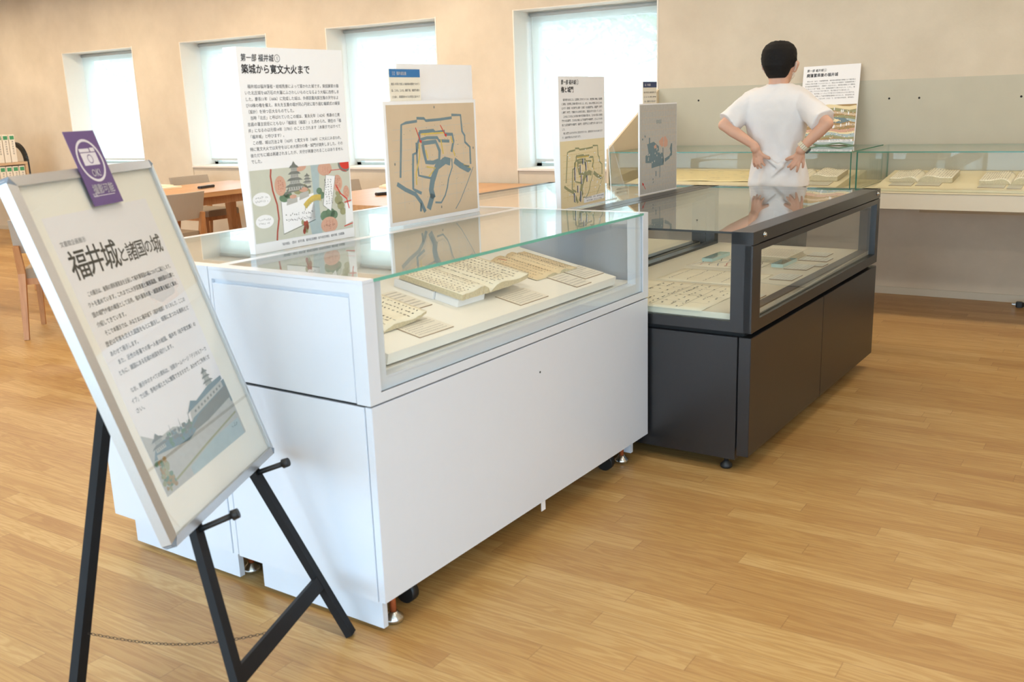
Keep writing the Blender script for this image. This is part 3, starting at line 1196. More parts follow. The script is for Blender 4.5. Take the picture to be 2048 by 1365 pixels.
# the thick folded book in the middle
t = thing('folded_book', 'thick buff folded book lying behind the glass weight in the dark case', 'book', DT(.245, 1.14), DROT)
b = B()
for k in range(4):
    e = .006 * k
    b.box(.0 + e * .3, .245 + .01 * (k % 2), .0 + e, .225 - e * .5, .001 + k * .006, .0062 + k * .006, bev=.0012)
obj('page_block', b, PAGES, t)
b = B().box(.02, .33, .02, .20, .0252, .0275, bev=.0008)
obj('cover', b, PAPER, t)
b = B()
for k in range(14):
    y = .03 + k * .012
    b.bm.faces.new([b.bm.verts.new(v) for v in ((.04, y, .0279), (.27, y, .0279), (.27, y + .0016, .0279), (.04, y + .0016, .0279))])
flatobj('handwriting', b, INK2, t)
for (a0, a1, b0, b1, lab) in ((.100, .198, .735, .880, 'pale caption card alone on the linen beside the second plan sheet'),
                              (.124, .228, 1.004, 1.150, 'pale caption card between the glass weight and the front glass'),
                              (.112, .250, 1.262, 1.368, 'pale caption card in front of the folded book'),
                              (.156, .250, 1.405, 1.520, 'pale caption card at the far end behind the others'),
                              (.088, .130, 1.118, 1.210, 'narrow pale caption card nearest the front glass, second from the far end'),
                              (.088, .110, .330, .395, 'small caption card at the lower left corner of the front glass')):
    caption_card(DT(a0, b0), DROT, b1 - b0, a1 - a0, lab, .004, 6, CARD2)
for (a0, a1, b0, b1, lab) in ((.228, .282, .995, 1.19, 'clear glass paper weight bar on the map edge, nearer the front'),
                              (.580, .632, 1.03, 1.25, 'clear glass paper weight bar on the map edge, farther back')):
    o = obj('glass_weight', B().pane(0, b1 - b0, 0, a1 - a0, .0002, .016, 'z'), [GLASS, EDGE_P], None, loc=DT(a0, b0, .6075), rot=DROT)
    tag(o, lab, 'paper weight', 'glass paper weights')


# ------------------------------------------------------------ boards standing on the cases
P_SKY = M('print_grey_green', rgb(206, 206, 190), rough=.8, var=.05, scale=25)
P_TAN = M('print_tan', rgb(213, 190, 160), rough=.8, var=.06, scale=14)
P_CREAM = M('print_cream', rgb(238, 220, 178), rough=.8, var=.04, scale=14)
P_GREEN = M('print_green', rgb(112, 138, 112), rough=.8, var=.25, scale=60)
P_OLIVE = M('print_olive', rgb(160, 158, 120), rough=.8, var=.15, scale=60)
P_BLUE = M('print_slate_blue', rgb(118, 138, 145), rough=.8, var=.1, scale=60)
P_PBLUE = M('print_pale_blue', rgb(176, 192, 194), rough=.8, var=.1, scale=40)
P_YEL = M('print_ochre', rgb(214, 186, 98), rough=.8, var=.12, scale=60)
P_PINK = M('print_pink', rgb(214, 168, 146), rough=.8, var=.12, scale=60)
P_WHITE = M('print_white', rgb(246, 245, 246), rough=.8, var=.01)
P_RED = M('print_red', rgb(216, 62, 50), rough=.8, var=.08)
P_DRED = M('print_brick_line', rgb(176, 84, 68), rough=.8, var=.1)
P_GREY = M('print_grey', rgb(128, 130, 124), rough=.8, var=.2, scale=80)
P_LGREY = M('print_light_grey', rgb(190, 188, 182), rough=.8, var=.12, scale=60)
P_BROWN = M('print_brown', rgb(170, 140, 96), rough=.8, var=.2, scale=60)
P_BLUEH = M('print_header_blue', rgb(58, 120, 178), rough=.7, var=.02)
P_INK = M('print_ink', (.03, .028, .03, 1), rough=.7)
P_GTXT = M('print_text_grey', (.10, .095, .10, 1), rough=.7)
PICM = [P_SKY, P_TAN, P_CREAM, P_GREEN, P_OLIVE, P_BLUE, P_PBLUE, P_YEL, P_PINK, P_WHITE, P_RED, P_DRED, P_GREY, P_LGREY, P_BROWN, P_BLUEH, P_INK, INKB, P_GTXT]
(SKY, TAN, CREAM, GREEN, OLIVE, BLUE, PBLUE, YEL, PINK, WHT, RED, DRED, GREY, LGREY, BROWN, BLUEH, PINK_INK, NAVY, GTXT) = range(19)


def board(name, label, loc, rz, w, h, tt, tb, cat='board', group=None, dy=0.0):
    """upright foam panel, local x along the board, face towards -y; tt/tb = thickness at top/bottom"""
    t = thing(name, label, cat, loc, rz, group)
    b = B().hexa([(0, 0, 0), (w, 0, 0), (w, tb, 0), (0, tb, 0), (0, 0, h), (w, 0, h), (w, tt, h), (0, tt, h)])
    obj('panel', b, FOAM, t)
    return t


def pagoda(b, cx, z0, s, off, tiers=4):
    z = z0
    w = s
    for k in range(tiers):
        hh = s * .16
        b.poly([(cx - w * .36, z), (cx + w * .36, z), (cx + w * .33, z + hh), (cx - w * .33, z + hh)], off, LGREY)
        for q in range(5):
            xx = cx - w * .28 + q * w * .13
            b.poly([(xx, z + hh * .2), (xx + w * .05, z + hh * .2), (xx + w * .05, z + hh * .8), (xx, z + hh * .8)], off + .0001, GREY)
        z += hh
        b.poly([(cx - w * .56, z - s * .02), (cx + w * .56, z - s * .02), (cx + w * .40, z + s * .06), (cx + w * .22, z + s * .10), (cx - w * .22, z + s * .10), (cx - w * .40, z + s * .06)], off + .0002, GREY)
        z += s * .09
        w *= .78
    b.poly([(cx - w * .3, z), (cx + w * .3, z), (cx, z + s * .16)], off + .0002, GREY)


def picture_castle(b, x0, x1, z0, z1):
    """generic illustrated castle view with labels, ovals and a bridge"""
    w, h = x1 - x0, z1 - z0
    o = .0006

    def P(u, v):
        return (x0 + u * w, z0 + v * h)
    b.poly([P(0, 0), P(1, 0), P(1, 1), P(0, 1)], o, SKY)
    b.poly([P(.55, 0), P(.66, 0), P(.65, .45), P(.68, 1), P(.59, 1), P(.60, .5), P(.53, .2)], o + .0001, PBLUE)
    b.stroke([P(.20, 1), P(.19, .9), P(.20, .7), P(.23, .5), P(.235, .3), P(.21, .12), P(.20, 0)], .006, o + .0002, DRED)
    # paper slip with writing
    b.poly([P(.27, .08), P(.60, .22), P(.60, .60), P(.27, .53)], o + .0001, WHT)
    b.stroke([P(.27, .53), P(.27, .07), P(.60, .21)], .0016, o + .0002, PINK_INK)
    scribble(b, x0 + .30 * w, x0 + .58 * w, z0 + .22 * h, z0 + .37 * h, 2, o + .0003, PINK_INK, 14, horizontal=True)
    # rocky mound, gate house
    for (u, v, r, m_) in ((.31, .58, .055, GREEN), (.34, .62, .04, GREEN), (.45, .66, .05, OLIVE), (.52, .63, .05, OLIVE)):
        b.disc(*P(u, v), r * w, r * h * 1.1, o + .0003, m_)
    b.poly([P(.32, .47), P(.43, .50), P(.43, .58), P(.33, .56)], o + .0004, LGREY)
    b.poly([P(.45, .52), P(.55, .56), P(.55, .64), P(.46, .62)], o + .0004, LGREY)
    b.disc(*P(.39, .585), .035 * w, .028 * h, o + .0005, PINK)
    b.disc(*P(.50, .665), .045 * w, .035 * h, o + .0005, PINK)
    b.stroke([P(.31, .63), P(.38, .66), P(.47, .675), P(.58, .70)], .006, o + .0004, GREY)
    pagoda(b, x0 + .42 * w, z0 + .67 * h, .075, o + .0005)
    pagoda(b, x0 + .545 * w, z0 + .74 * h, .036, o + .0005, 3)
    for k in range(26):
        b.disc(*P(.34 + random.random() * .2, .67 + random.random() * .09), .012 * w, .014 * h, o + .0004, GREY if k % 2 else OLIVE, 8)
    # ovals with names
    for (u, v, ru, rv, m_) in ((.275, .755, .055, .14, PINK), (.475, 1.0, .07, .07, PINK), (.735, .93, .075, .10, PINK), (.86, .70, .052, .125, PINK), (.74, .10, .09, .12, PINK), (.95, .55, .035, .1, PINK)):
        pts = []
        for i in range(24):
            a = 2 * PI * i / 24
            pts.append(P(min(1, u + ru * math.cos(a)), max(0, min(1, v + rv * math.sin(a)))))
        b.poly(pts, o + .0004, m_)
        scribble(b, x0 + (u - ru * .5) * w, x0 + min(.98, u + ru * .6) * w, z0 + max(.02, v - rv * .6) * h, z0 + min(.97, v + rv * .6) * h, 3, o + .0005, PINK_INK if m_ != PINK else DRED, 6)
    for (u, v) in ((.09, .60), (.10, .29)):
        b.disc(*P(u, v), .085 * w, .095 * h, o + .0002, WHT)
        scribble(b, x0 + (u - .06) * w, x0 + (u + .06) * w, z0 + (v - .05) * h, z0 + (v + .05) * h, 2, o + .0003, PINK_INK, 9, horizontal=True)
    pts = [P(min(1, .955 + .075 * math.cos(a)), min(1, .985 + .13 * math.sin(a))) for a in [PI + i * PI / 16 for i in range(17)]] + [P(1, 1), P(.88, 1)]
    b.poly(pts, o + .0003, GREY)
    pts = [P(min(1, .965 + .065 * math.cos(a)), min(1, .995 + .10 * math.sin(a))) for a in [PI + i * PI / 16 for i in range(17)]] + [P(1, 1), P(.90, 1)]
    b.poly(pts, o + .0004, RED)
    # arched bridge
    pts = []
    for i in range(9):
        u = i / 8
        pts.append(P(.50 + .17 * u, .42 + .05 * math.sin(u * PI) + .10 * u))
    b.stroke(pts, .018, o + .0005, YEL)
    for p in pts:
        b.stroke([(p[0], p[1] - .012), (p[0] + .001, p[1] - .002)], .002, o + .0006, OLIVE)
    # slanted banner
    b.poly([P(.69, .40), P(.77, .30), P(.84, .81), P(.74, .84)], o + .0006, WHT)
    b.stroke([P(.69, .40), P(.77, .30), P(.84, .81), P(.74, .84), P(.69, .40)], .0016, o + .0007, GREY)
    scribble(b, x0 + .715 * w, x0 + .80 * w, z0 + .40 * h, z0 + .78 * h, 3, o + .0008, PINK_INK, 11)
    for (u, v, r) in ((.66, .62, .03), (.68, .55, .035), (.70, .24, .05), (.76, .27, .05), (.80, .24, .04), (.86, .45, .045), (.88, .36, .04), (.90, .27, .035), (.86, .55, .03)):
        b.disc(*P(u, v), r * w, r * h * 1.6, o + .0003, GREEN if u < .83 else OLIVE, 10)
    b.stroke([P(.84, .68), P(.88, .55), P(.95, .45), P(.97, .30)], .004, o + .0006, RED)
    b.poly([P(.92, .06), P(1, .10), P(1, .40), P(.93, .38)], o + .0005, WHT)
    b.stroke([P(.92, .40), P(1, .42)], .003, o + .0006, RED)
    b.stroke([P(.90, .04), P(1, .07)], .003, o + .0006, RED)
    b.stroke([P(.78, .86), P(.80, .90), P(.90, .90), P(.97, .86)], .002, o + .0006, RED)
    for k in range(10):
        b.disc(*P(.46 + random.random() * .06, .02 + random.random() * .18), .006, .009, o + .0007, OLIVE if k % 2 else DRED, 7)
    scribble(b, x0 + .68 * w, x0 + .80 * w, z0 + .06 * h, z0 + .13 * h, 1, o + .0006, PINK_INK, 9, horizontal=True)


def moat_map(b, x0, x1, z0, z1, base, moat, lane, o=.0006, arrows=True, labels=False):
    w, h = x1 - x0, z1 - z0

    def P(u, v):
        return (x0 + u * w, z0 + (1 - v) * h)
    b.poly([P(0, 0), P(1, 0), P(1, 1), P(0, 1)], o, base)
    S = lambda pts, wd, m_, k=1: b.stroke([P(*p) for p in pts], wd * w, o + .0001 * k, m_)
    # faint survey grid
    for i in range(1, 9):
        S([(.05 + i * .1, .2), (.04 + i * .1, .9)], .0025, LGREY if base != CREAM else YEL, 1)
        S([(.05, .12 + i * .09), (.95, .1 + i * .09)], .0022, LGREY if base != CREAM else YEL, 1)
    # outer moat
    S([(.11, .62), (.13, .40), (.15, .17), (.20, .155), (.32, .145), (.32, .12), (.40, .125), (.42, .145), (.58, .14), (.72, .13), (.72, .105), (.83, .11), (.84, .26), (.87, .30), (.87, .36), (.93, .41), (.93, .57)], .019, moat, 3)
    S([(.34, .24), (.50, .235), (.52, .255), (.63, .25), (.63, .275), (.72, .28), (.73, .34), (.70, .44)], .024, moat, 3)
    S([(.34, .24), (.34, .30), (.32, .33), (.30, .42), (.26, .43), (.25, .55), (.24, .73), (.27, .75), (.33, .78)], .022, moat, 3)
    S([(.34, .31), (.42, .295), (.54, .30), (.56, .33), (.68, .34)], .022, moat, 4)
    S([(.36, .34), (.52, .335), (.56, .42), (.55, .50), (.48, .52), (.40, .51), (.38, .42), (.37, .35)], .030, moat, 4)
    S([(.30, .33), (.30, .50), (.31, .62), (.38, .64), (.46, .66)], .016, moat, 3)
    # broad river-like arm
    S([(.46, .84), (.44, .76), (.46, .68), (.52, .56), (.62, .51), (.68, .53)], .055, moat, 5)
    S([(.40, .93), (.44, .84), (.46, .80)], .050, moat, 5)
    S([(.73, .52), (.80, .57), (.90, .62), (.92, .60)], .045, moat, 5)
    S([(.80, .57), (.91, .59)], .012, moat, 6)
    S([(.07, .67), (.16, .73), (.26, .78), (.32, .86), (.36, .95)], .030, moat, 5)
    S([(.32, .86), (.31, .94)], .02, moat, 5)
    S([(.48, .88), (.55, .89), (.60, .83), (.63, .76), (.65, .68)], .014, moat, 3)
    S([(.65, .68), (.70, .58), (.70, .50)], .012, moat, 3)
    S([(.96, .60), (.88, .74), (.78, .90), (.72, .97)], .007, moat, 3)
    # ochre lanes
    for pts in ([(.36, .26), (.62, .26)], [(.33, .34), (.33, .45), (.28, .60), (.28, .70)], [(.58, .32), (.60, .45)], [(.40, .55), (.50, .57), (.42, .64)], [(.70, .30), (.72, .36)], [(.74, .48), (.72, .42)], [(.40, .40), (.42, .48)], [(.84, .57), (.92, .60)]):
        S(pts, .012, lane, 6)
    for k in range(46):
        u, v = .15 + random.random() * .75, .15 + random.random() * .75
        b.disc(*P(u, v), .003 * w, .003 * w, o + .0007, GREY, 6)
    if arrows:
        for (p, q) in (((.30, .20), (.35, .33)), ((.58, .19), (.64, .29))):
            S([p, q], .007, RED, 9)
            b.poly([P(q[0] + .004, q[1] + .012), P(q[0] - .018, q[1] - .012), P(q[0] + .012, q[1] - .018)], o + .001, RED)
        for (u, v) in ((.52, .03), (.06, .50), (.97, .42), (.55, .93)):
            b.disc(*P(u, v), .007 * w, .010 * w, o + .0006, GREY, 8)
    if labels:
        for (u, v, l, m_) in ((.30, .50, .20, NAVY), (.42, .44, .13, NAVY), (.55, .40, .12, NAVY), (.44, .60, .14, NAVY), (.57, .60, .10, NAVY), (.28, .86, .14, NAVY), (.42, .86, .16, NAVY), (.36, .74, .11, NAVY), (.48, .33, .09, NAVY)):
            S([(u, v - l / 2), (u, v + l / 2)], .016, m_, 9)
            S([(u + .02, v - l / 2), (u + .02, v + l / 2)], .010, WHT, 8)
        for k in range(26):
            u, v = .12 + random.random() * .78, .12 + random.random() * .76
            b.disc(*P(u, v), .012 * w, .007 * w, o + .0007, WHT, 8)


TX1 = ["　福井城は福井藩祖・結城秀康によって築かれた城です。柴田勝家の築",
       "いた北庄城を68万石の大藩にふさわしいものとなるよう大幅に改修しま",
       "した。慶長11年（1606）に完成した城は、外郭四重内郭五階の天守およ",
       "び10棟の櫓を備え、本丸を五重の堀が同心円状に取り囲む輪郭式の縄張",
       "（設計）を持つ巨大なものでした。",
       "　当時「北庄」と呼ばれていたこの城は、寛永元年（1624）秀康の三男",
       "忠昌の藩主就任にともない「福居庄（福居）」と改められ、現在の「福",
       "井」になるのは元禄14年（1701）のこととされます（本展示ではすべて",
       "「福井城」と呼びます）。",
       "　この間、城は万治２年（1659）と寛文９年（1669）に大火にみまわれ、",
       "特に寛文大火では天守をはじめ大部分の櫓・城門が焼失しました。その",
       "後ただちに城は再建されましたが、天守が再建されることはありません",
       "でした。"]
TX2 = ["　福井城の本丸には、北西隅に天守がつくられ、南西隅に坤櫓、南東隅",
       "に巽櫓、北東隅に艮櫓が置かれました。また、本丸の西側にある二の丸",
       "は大手（南側）の瓦御門と搦手（北側）の太鼓御門は、高麗門（外門）",
       "と櫓門（内門）で構成される枡形を備え、堅固な守りを誇っています。",
       "　二の丸と三の丸にも多数の櫓や月見櫓が置かれ、三の丸の西には桜御",
       "門や大名御門、三の丸の南には下馬御門や柳御門、さらにその外",
       "側にも足羽御門や鳩御門、桜御門、松御門などの城門が多く設けられま",
       "した。",
       "　櫓と城門にはそれぞれに名前が付けられ、役割を持つものもあります",
       "が、由来不明のものもあります。"]
TX5 = ["　明治４年（1871）の廃藩置県後、福井城は陸軍省の管轄となり福井県は",
       "旧本丸に県庁を置くことになりました。明治６年の廃城令「全国城郭存廃ノ",
       "処分並兵営地等撰定方」（廃城令）が出されると、福井城は廃城となり建物を",
       "取り払うことが「布達」され、陸軍省管轄下に置かれました。しかし、櫓",
       "や城門は払い下げられて取り壊され、堀の埋め立ても進みました。",
       "　明治13年、松平家にいったん下げ渡された旧本丸などの土地では、",
       "旧藩士の集まりの場として福井県農業試験場となりました。本丸跡地に県",
       "庁が移転するのは、大正12年（1923）で、松平家の所有地、御本城と",
       "なりました。"]


def lines_on(b, lines, x, z_first, pitch, width, size, off=.0007, mi=GTXT):
    ref = max(len(s) for s in lines)
    for i, s in enumerate(lines):
        ww = width * min(1.0, sum(1.0 if ord(c) > 255 else .5 for c in s.strip('　')) / 32.5)
        ind = size if s.startswith('　') else 0
        full = len(s) > ref - 4
        text(b, s.strip('　'), x + ind, z_first - i * pitch, size, off, mi, width=(width - ind) if full else None)


def header(b, part_no, title, x, z1, z2, s1, s2, wt):
    text(b, '第一部 福井城', x, z1, s1, .0007, PINK_INK, width=wt[0], bold=.012, slant=.12)
    # circled number
    cx = x + wt[0] + s1 * .65
    n = 24
    pts = [(cx + s1 * .46 * math.cos(2 * PI * i / n), z1 + s1 * .36 + s1 * .46 * math.sin(2 * PI * i / n)) for i in range(n + 1)]
    b.stroke(pts, s1 * .06, .0007, PINK_INK)
    text(b, part_no, cx - s1 * .17, z1 + s1 * .10, s1 * .7, .0007, PINK_INK)
    text(b, title, x, z2, s2, .0007, PINK_INK, width=wt[1], bold=.022)


BRZ = PI / 2 + PH
# board 1
t = board('text_board', 'tall white panel with castle history text above an illustrated castle picture, nearest of the boards', W(-.603, .201, WZT + .0005), BRZ, .418, .582, .055, .022)
b = B()
header(b, '1', '築城から寛文大火まで', .012, .545, .512, .022, .0275, (.122, .262))
flatobj('heading_text', b, PICM, t)
b = B()
lines_on(b, TX1, .016, .470, .01745, .372, .0118)
flatobj('printed_text', b, PICM, t)
b = B()
picture_castle(b, .005, .413, .030, .240)
flatobj('picture', b, PICM, t)
b = B()
text(b, '「福井城図」（部分） 松平文庫、福井県立図書館（松平宗紀氏寄託） 福井市蔵、古城図集', .10, .013, .009, .0007, GTXT, width=.27)
flatobj('picture_caption', b, PICM, t)

# board 2: wide castle plan
t = board('map_board', 'wide white-bordered board with a tan plan of a moated castle and two red arrows', W(-.640, .838, WZT + .0005), BRZ, .525, .424, .008, .008)
b = B()
moat_map(b, .012, .513, .014, .412, TAN, BLUE, YEL)
flatobj('picture', b, PICM, t)
# caption card above it, blank board behind
t = thing('caption_board', 'small upright caption card with a light blue heading, above the tan castle map board', 'card', W(-.655, .895, WZT + .0005), BRZ, 'upright caption cards')
obj('panel', B().box(0, .165, 0, .004, .30, .532), M('card_buff', rgb(240, 232, 214), rough=.7), t)
obj('acrylic_holder', B().pane(0, .165, .0045, .0075, 0, .50, 'y').box(0, .165, -.0, .05, 0, .003), [ACRYL, EDGE_L], t)
b = B()
b.poly([(.001, .504), (.164, .504), (.164, .531), (.001, .531)], .0006, BLUEH)
flatobj('heading_band', b, PICM, t)
b = B()
text(b, '【1】 福井城旧景', .010, .512, .0125, .0009, WHT, width=.08, bold=.02)
flatobj('heading_text', b, PICM, t)
b = B()
TXC = ["慶長11年頃に完成した福井城の旧観をうかがう",
       "図。二の丸、三の丸、御廊下橋、鳩御門の櫓な",
       "どを描く。廃藩置県ののちの明治に描かれて",
       "いるが、藩政時代の城の様子を伝えるものと",
       "して貴重である。本丸の四隅には櫓があり、",
       "本丸御殿の様子もよくわかります。"]
lines_on(b, TXC, .008, .478, .0215, .15, .0095)
flatobj('printed_text', b, PICM, t)
t = board('blank_board', 'plain white board seen from behind, standing behind the tan castle map board', W(-.715, 1.005, WZT + .0005), BRZ, .445, .553, .012, .012)

# board 3
t = board('text_board', 'tall narrow white panel with text above a cream moat map, on the dark cases', D(-1.03, .405, DZT + .0005), BRZ, .405, .570, .050, .020)
b = B()
header(b, '2', '櫓と城門', .020, .538, .505, .022, .027, (.125, .104))
flatobj('heading_text', b, PICM, t)
b = B()
lines_on(b, TX2, .022, .468, .0178, .36, .0112)
flatobj('printed_text', b, PICM, t)
b = B()
moat_map(b, .004, .401, .004, .296, CREAM, OLIVE, YEL, arrows=False, labels=True)
b.poly([(.20, .012), (.392, .018), (.392, .044), (.20, .036)], .0017, WHT)
text(b, '「福井城下絵図」（部分） 福井県立図書館', .205, .031, .0085, .0018, GTXT, width=.18)
text(b, '（松平文庫）をもとに作成', .215, .018, .0085, .0018, GTXT, width=.15)
flatobj('picture', b, PICM, t)

# board 4
t = board('map_board', 'beige plan board with blue and brown building shapes, farthest board on the dark cases', D(-.985, 1.078, DZT + .0005), BRZ, .425, .442, .008, .008)
b = B()
w_, h_ = .419, .430


def P4(u, v):
    return (.003 + u * w_, .006 + (1 - v) * h_)


b.poly([P4(0, 0), P4(1, 0), P4(1, 1), P4(0, 1)], .0006, LGREY)
for i in range(1, 14):
    b.stroke([P4(i / 14, .04), P4(i / 14, .96)], .0012, .0007, TAN)
    b.stroke([P4(.04, i / 14), P4(.96, i / 14)], .0012, .0007, TAN)
text(b, '御城図', P4(.42, .21)[0], P4(0, .215)[1], .022, .0009, BLUE, width=.06)
for q in ([(.18, .44), (.36, .42), (.50, .48), (.50, .55), (.62, .56), (.64, .66), (.62, .70), (.30, .72), (.30, .66), (.14, .65), (.14, .57), (.22, .55), (.20, .48)],
          [(.23, .37), (.26, .37), (.26, .44), (.23, .44)], [(.66, .63), (.80, .60), (.80, .635), (.67, .67)], [(.80, .52), (.84, .46), (.87, .46), (.87, .60), (.80, .62), (.80, .59), (.83, .57)],
          [(.60, .50), (.62, .50), (.63, .70), (.61, .70)]):
    b.poly([P4(*p) for p in q], .0009, BLUE)
for q in ([(.50, .42), (.56, .39), (.60, .37), (.62, .38), (.62, .48), (.58, .49), (.52, .46)], [(.64, .37), (.68, .37), (.74, .42), (.74, .48), (.66, .50), (.63, .48)], [(.36, .47), (.42, .45), (.44, .49), (.38, .50)]):
    b.poly([P4(*p) for p in q], .0010, PINK)
for k in range(18):
    u, v = .17 + random.random() * .44, .46 + random.random() * .22
    b.disc(*P4(u, v), .006, .005, .0011, LGREY, 6)
for q in ([(.52, .72), (.53, .70), (.52, .84)], [(.42, .76), (.42, .82)], [(.34, .84), (.34, .86)], [(.34, .88), (.35, .89)], [(.06, .37), (.07, .39)], [(.12, .34), (.14, .36)]):
    b.stroke([P4(*p) for p in q], .010 if len(q) == 2 else .006, .0009, BLUE)
b.stroke([P4(.14, .95), P4(.07, .88)], .004, .0011, RED)
b.poly([P4(.05, .865), P4(.10, .885), P4(.065, .905)], .0011, RED)
flatobj('picture', b, PICM, t)
t = thing('caption_board', 'small upright caption card with a dark blue heading, above the beige plan board', 'card', D(-1.01, 1.165, DZT + .0005), BRZ, 'upright caption cards')
obj('panel', B().box(0, .150, 0, .004, .30, .547), M('card_buff', rgb(240, 232, 214)), t)
obj('acrylic_holder', B().pane(0, .150, .0045, .0075, 0, .50, 'y').box(0, .150, 0, .05, 0, .003), [ACRYL, EDGE_L], t)
b = B()
b.poly([(.001, .519), (.149, .519), (.149, .546), (.001, .546)], .0006, NAVY)
flatobj('heading_band', b, PICM, t)
b = B()
text(b, '【6】 御城図', .010, .527, .0125, .0009, WHT, width=.07, bold=.02)
flatobj('heading_text', b, PICM, t)
b = B()
lines_on(b, TXC, .008, .492, .0215, .135, .0095)
flatobj('printed_text', b, PICM, t)

# clear acrylic easel and leaflet rack between the last two boards
t = thing('acrylic_easel', 'clear slanted acrylic easel standing to the left of the beige plan board', 'stand', D(-1.11, .985, DZT + .0005), BRZ)
b = B()
b.hexa([(0, -.02, 0), (.16, -.02, 0), (.16, -.016, 0), (0, -.016, 0), (.12, .06, .25), (.16, .06, .25), (.16, .064, .25), (.12, .064, .25)])
b.stroke([(0, 0), (0, 0)], .001, 0) if False else None
obj('acrylic_plate', b, [ACRYL], t)
obj('plate_edge', B().beam((-.001, -.018, 0), (.119, .062, .25), .004, .004), EDGE_L, t)
obj('foot_lip', B().box(-.02, .16, -.03, -.026, 0, .05), ACRYL, t)
b = B()
text(b, '※手を触れないでください', .03, .032, .011, .0305, PINK_INK, width=.12)
text(b, '係員にお声がけください', .03, .016, .011, .0305, PINK_INK, width=.12)
flatobj('printed_text', b, PICM, t)
t = thing('acrylic_rack', 'small clear acrylic rack of upright dividers beside the slanted easel', 'rack', D(-1.045, .835, DZT + .0005), BRZ)
for k in range(5):
    b = B()
    x = k * .024
    b.pane(x, x + .0025, 0, .05, .003, .055 - .004 * k, 'x')
    obj('divider', b, [ACRYL, EDGE_L], t)
obj('rack_base', B().pane(-.005, .12, 0, .05, 0, .003, 'z'), [ACRYL, EDGE_L], t)

# ------------------------------------------------------------ easel and framed poster
PYAW, PLEAN = 2.017, .315
PP = Vector((-1.650, 1.170, .473))
ev = Vector((math.cos(PYAW), math.sin(PYAW), 0))
nv = Vector((math.sin(PYAW), -math.cos(PYAW), 0))
uv = Vector((0, 0, 1)) * math.cos(PLEAN) - nv * math.sin(PLEAN)
nn = ev.cross(uv)


def PL(s, t_, o=0.0):
    return PP + ev * s + uv * t_ + nn * o


PW, PHH = .588, .826
t = thing('framed_poster', 'large silver-framed poster with brush title and castle painting, leaning on the black easel', 'poster', PP, (-PLEAN, 0, PYAW))
fw = .022
obj('backing_panel', B().box(.006, PW - .006, .004, .020, .006, PHH - .006), FOAM, t)
b = B()


def frame_bar(b, p, q, r_, s_):
    b.hexa([p[0] + (.024,) if 0 else (p[0][0], .020, p[0][1]), (q[0][0], .020, q[0][1]), (q[1][0], .020, q[1][1]), (p[1][0], .020, p[1][1]),
            (p[0][0], -.004, p[0][1]), (q[0][0], -.004, q[0][1]), (q[1][0], -.004, q[1][1]), (p[1][0], -.004, p[1][1])])


c = .012     # chamfered outer corners
for (o0, o1, i0, i1) in (((c, 0), (PW - c, 0), (fw, fw), (PW - fw, fw)), ((PW, c), (PW, PHH - c), (PW - fw, fw), (PW - fw, PHH - fw)),
                         ((PW - c, PHH), (c, PHH), (PW - fw, PHH - fw), (fw, PHH - fw)), ((0, PHH - c), (0, c), (fw, PHH - fw), (fw, fw))):
    b.hexa([(o0[0], .022, o0[1]), (o1[0], .022, o1[1]), (i1[0], .022, i1[1]), (i0[0], .022, i0[1]),
            (o0[0], -.002, o0[1]), (o1[0], -.002, o1[1]), (i1[0], -.008, i1[1]), (i0[0], -.008, i0[1])])
obj('frame', b, ALU, t)
for cx, cz in ((0, 0), (PW, 0), (PW, PHH), (0, PHH)):
    sx, sz = (1 if cx == 0 else -1), (1 if cz == 0 else -1)
    pts = [(cx + sx * .0005, cz + sz * c), (cx + sx * c, cz + sz * .0005), (cx + sx * fw, cz + sz * fw)]
    b = B()
    b.bm.verts.ensure_lookup_table()
    lo = [b.bm.verts.new((p[0], .022, p[1])) for p in pts]
    hi = [b.bm.verts.new((p[0], -.004, p[1])) for p in pts]
    b.bm.faces.new(lo)
    b.bm.faces.new(hi[::-1])
    for i in range(3):
        b.bm.faces.new((lo[i], lo[(i + 1) % 3], hi[(i + 1) % 3], hi[i]))
    obj('corner_cap', b, M('blue_grey_plastic', rgb(120, 132, 146), rough=.4), t)
obj('mount_board', B().box(fw, PW - fw, .002, .004, fw, PHH - fw), M('cream_mount', rgb(250, 243, 230), rough=.85, var=.01), t)
psheet = obj('poster_sheet', B().box(.062, .490, .0012, .002, .098, .733), M('poster_paper', rgb(246, 240, 240), rough=.85, var=.01), t)
b = B()
o_ = -.0008


def TP(s, x, z, size, **k):
    text(b, s, x, z, size, o_ * 1.0, k.pop('mi', PINK_INK), **k)


text(b, '文書館企画展示', .082, .668, .013, -.0008, GTXT, width=.095)
xx = .082
for ch, sz, dz in (('福', .062, 0), ('井', .060, .004), ('城', .062, .002), ('と', .036, .006), ('諸', .042, .004), ('国', .040, .006), ('の', .034, .008), ('城', .044, .004)):
    text(b, ch, xx, .598 + dz, sz * 1.12, -.0008, PINK_INK, bold=.014, slant=.08)
    xx += sz * 1.02
flatobj('title_text', b, PICM, psheet)
b = B()
PT = ["　この展示は、後期の資料展覧会を企画して福井藩領国の城についてご紹介します。",
      "クトを進めています。これまでに大学図書館と縄張図面、城絵図の公開と",
      "国の城門や城の縄張として活用、福井藩領の家・諸国諸藩を幅広く集め、",
      "介紹してきています。",
      "　そこで本展示では、みなさまに福井城下（福井城郭）のくわしさ、ここの",
      "歴史は写真を交えた図面をもとに展示し、城郭にまつわる資料とと",
      "あわせて展示します。",
      "　また、近世の各藩での第一人者の絵図、福井市（松平家文庫）の",
      "ともに、諸国にある名城の絵図を紹介します。",
      "",
      "　なお、展示中のすべての資料は、当館ホームページ「デジタルアーカ",
      "イブ」で公開、各地の城とともに観覧できますので、あわせてご利用くだ",
      "さい。"]
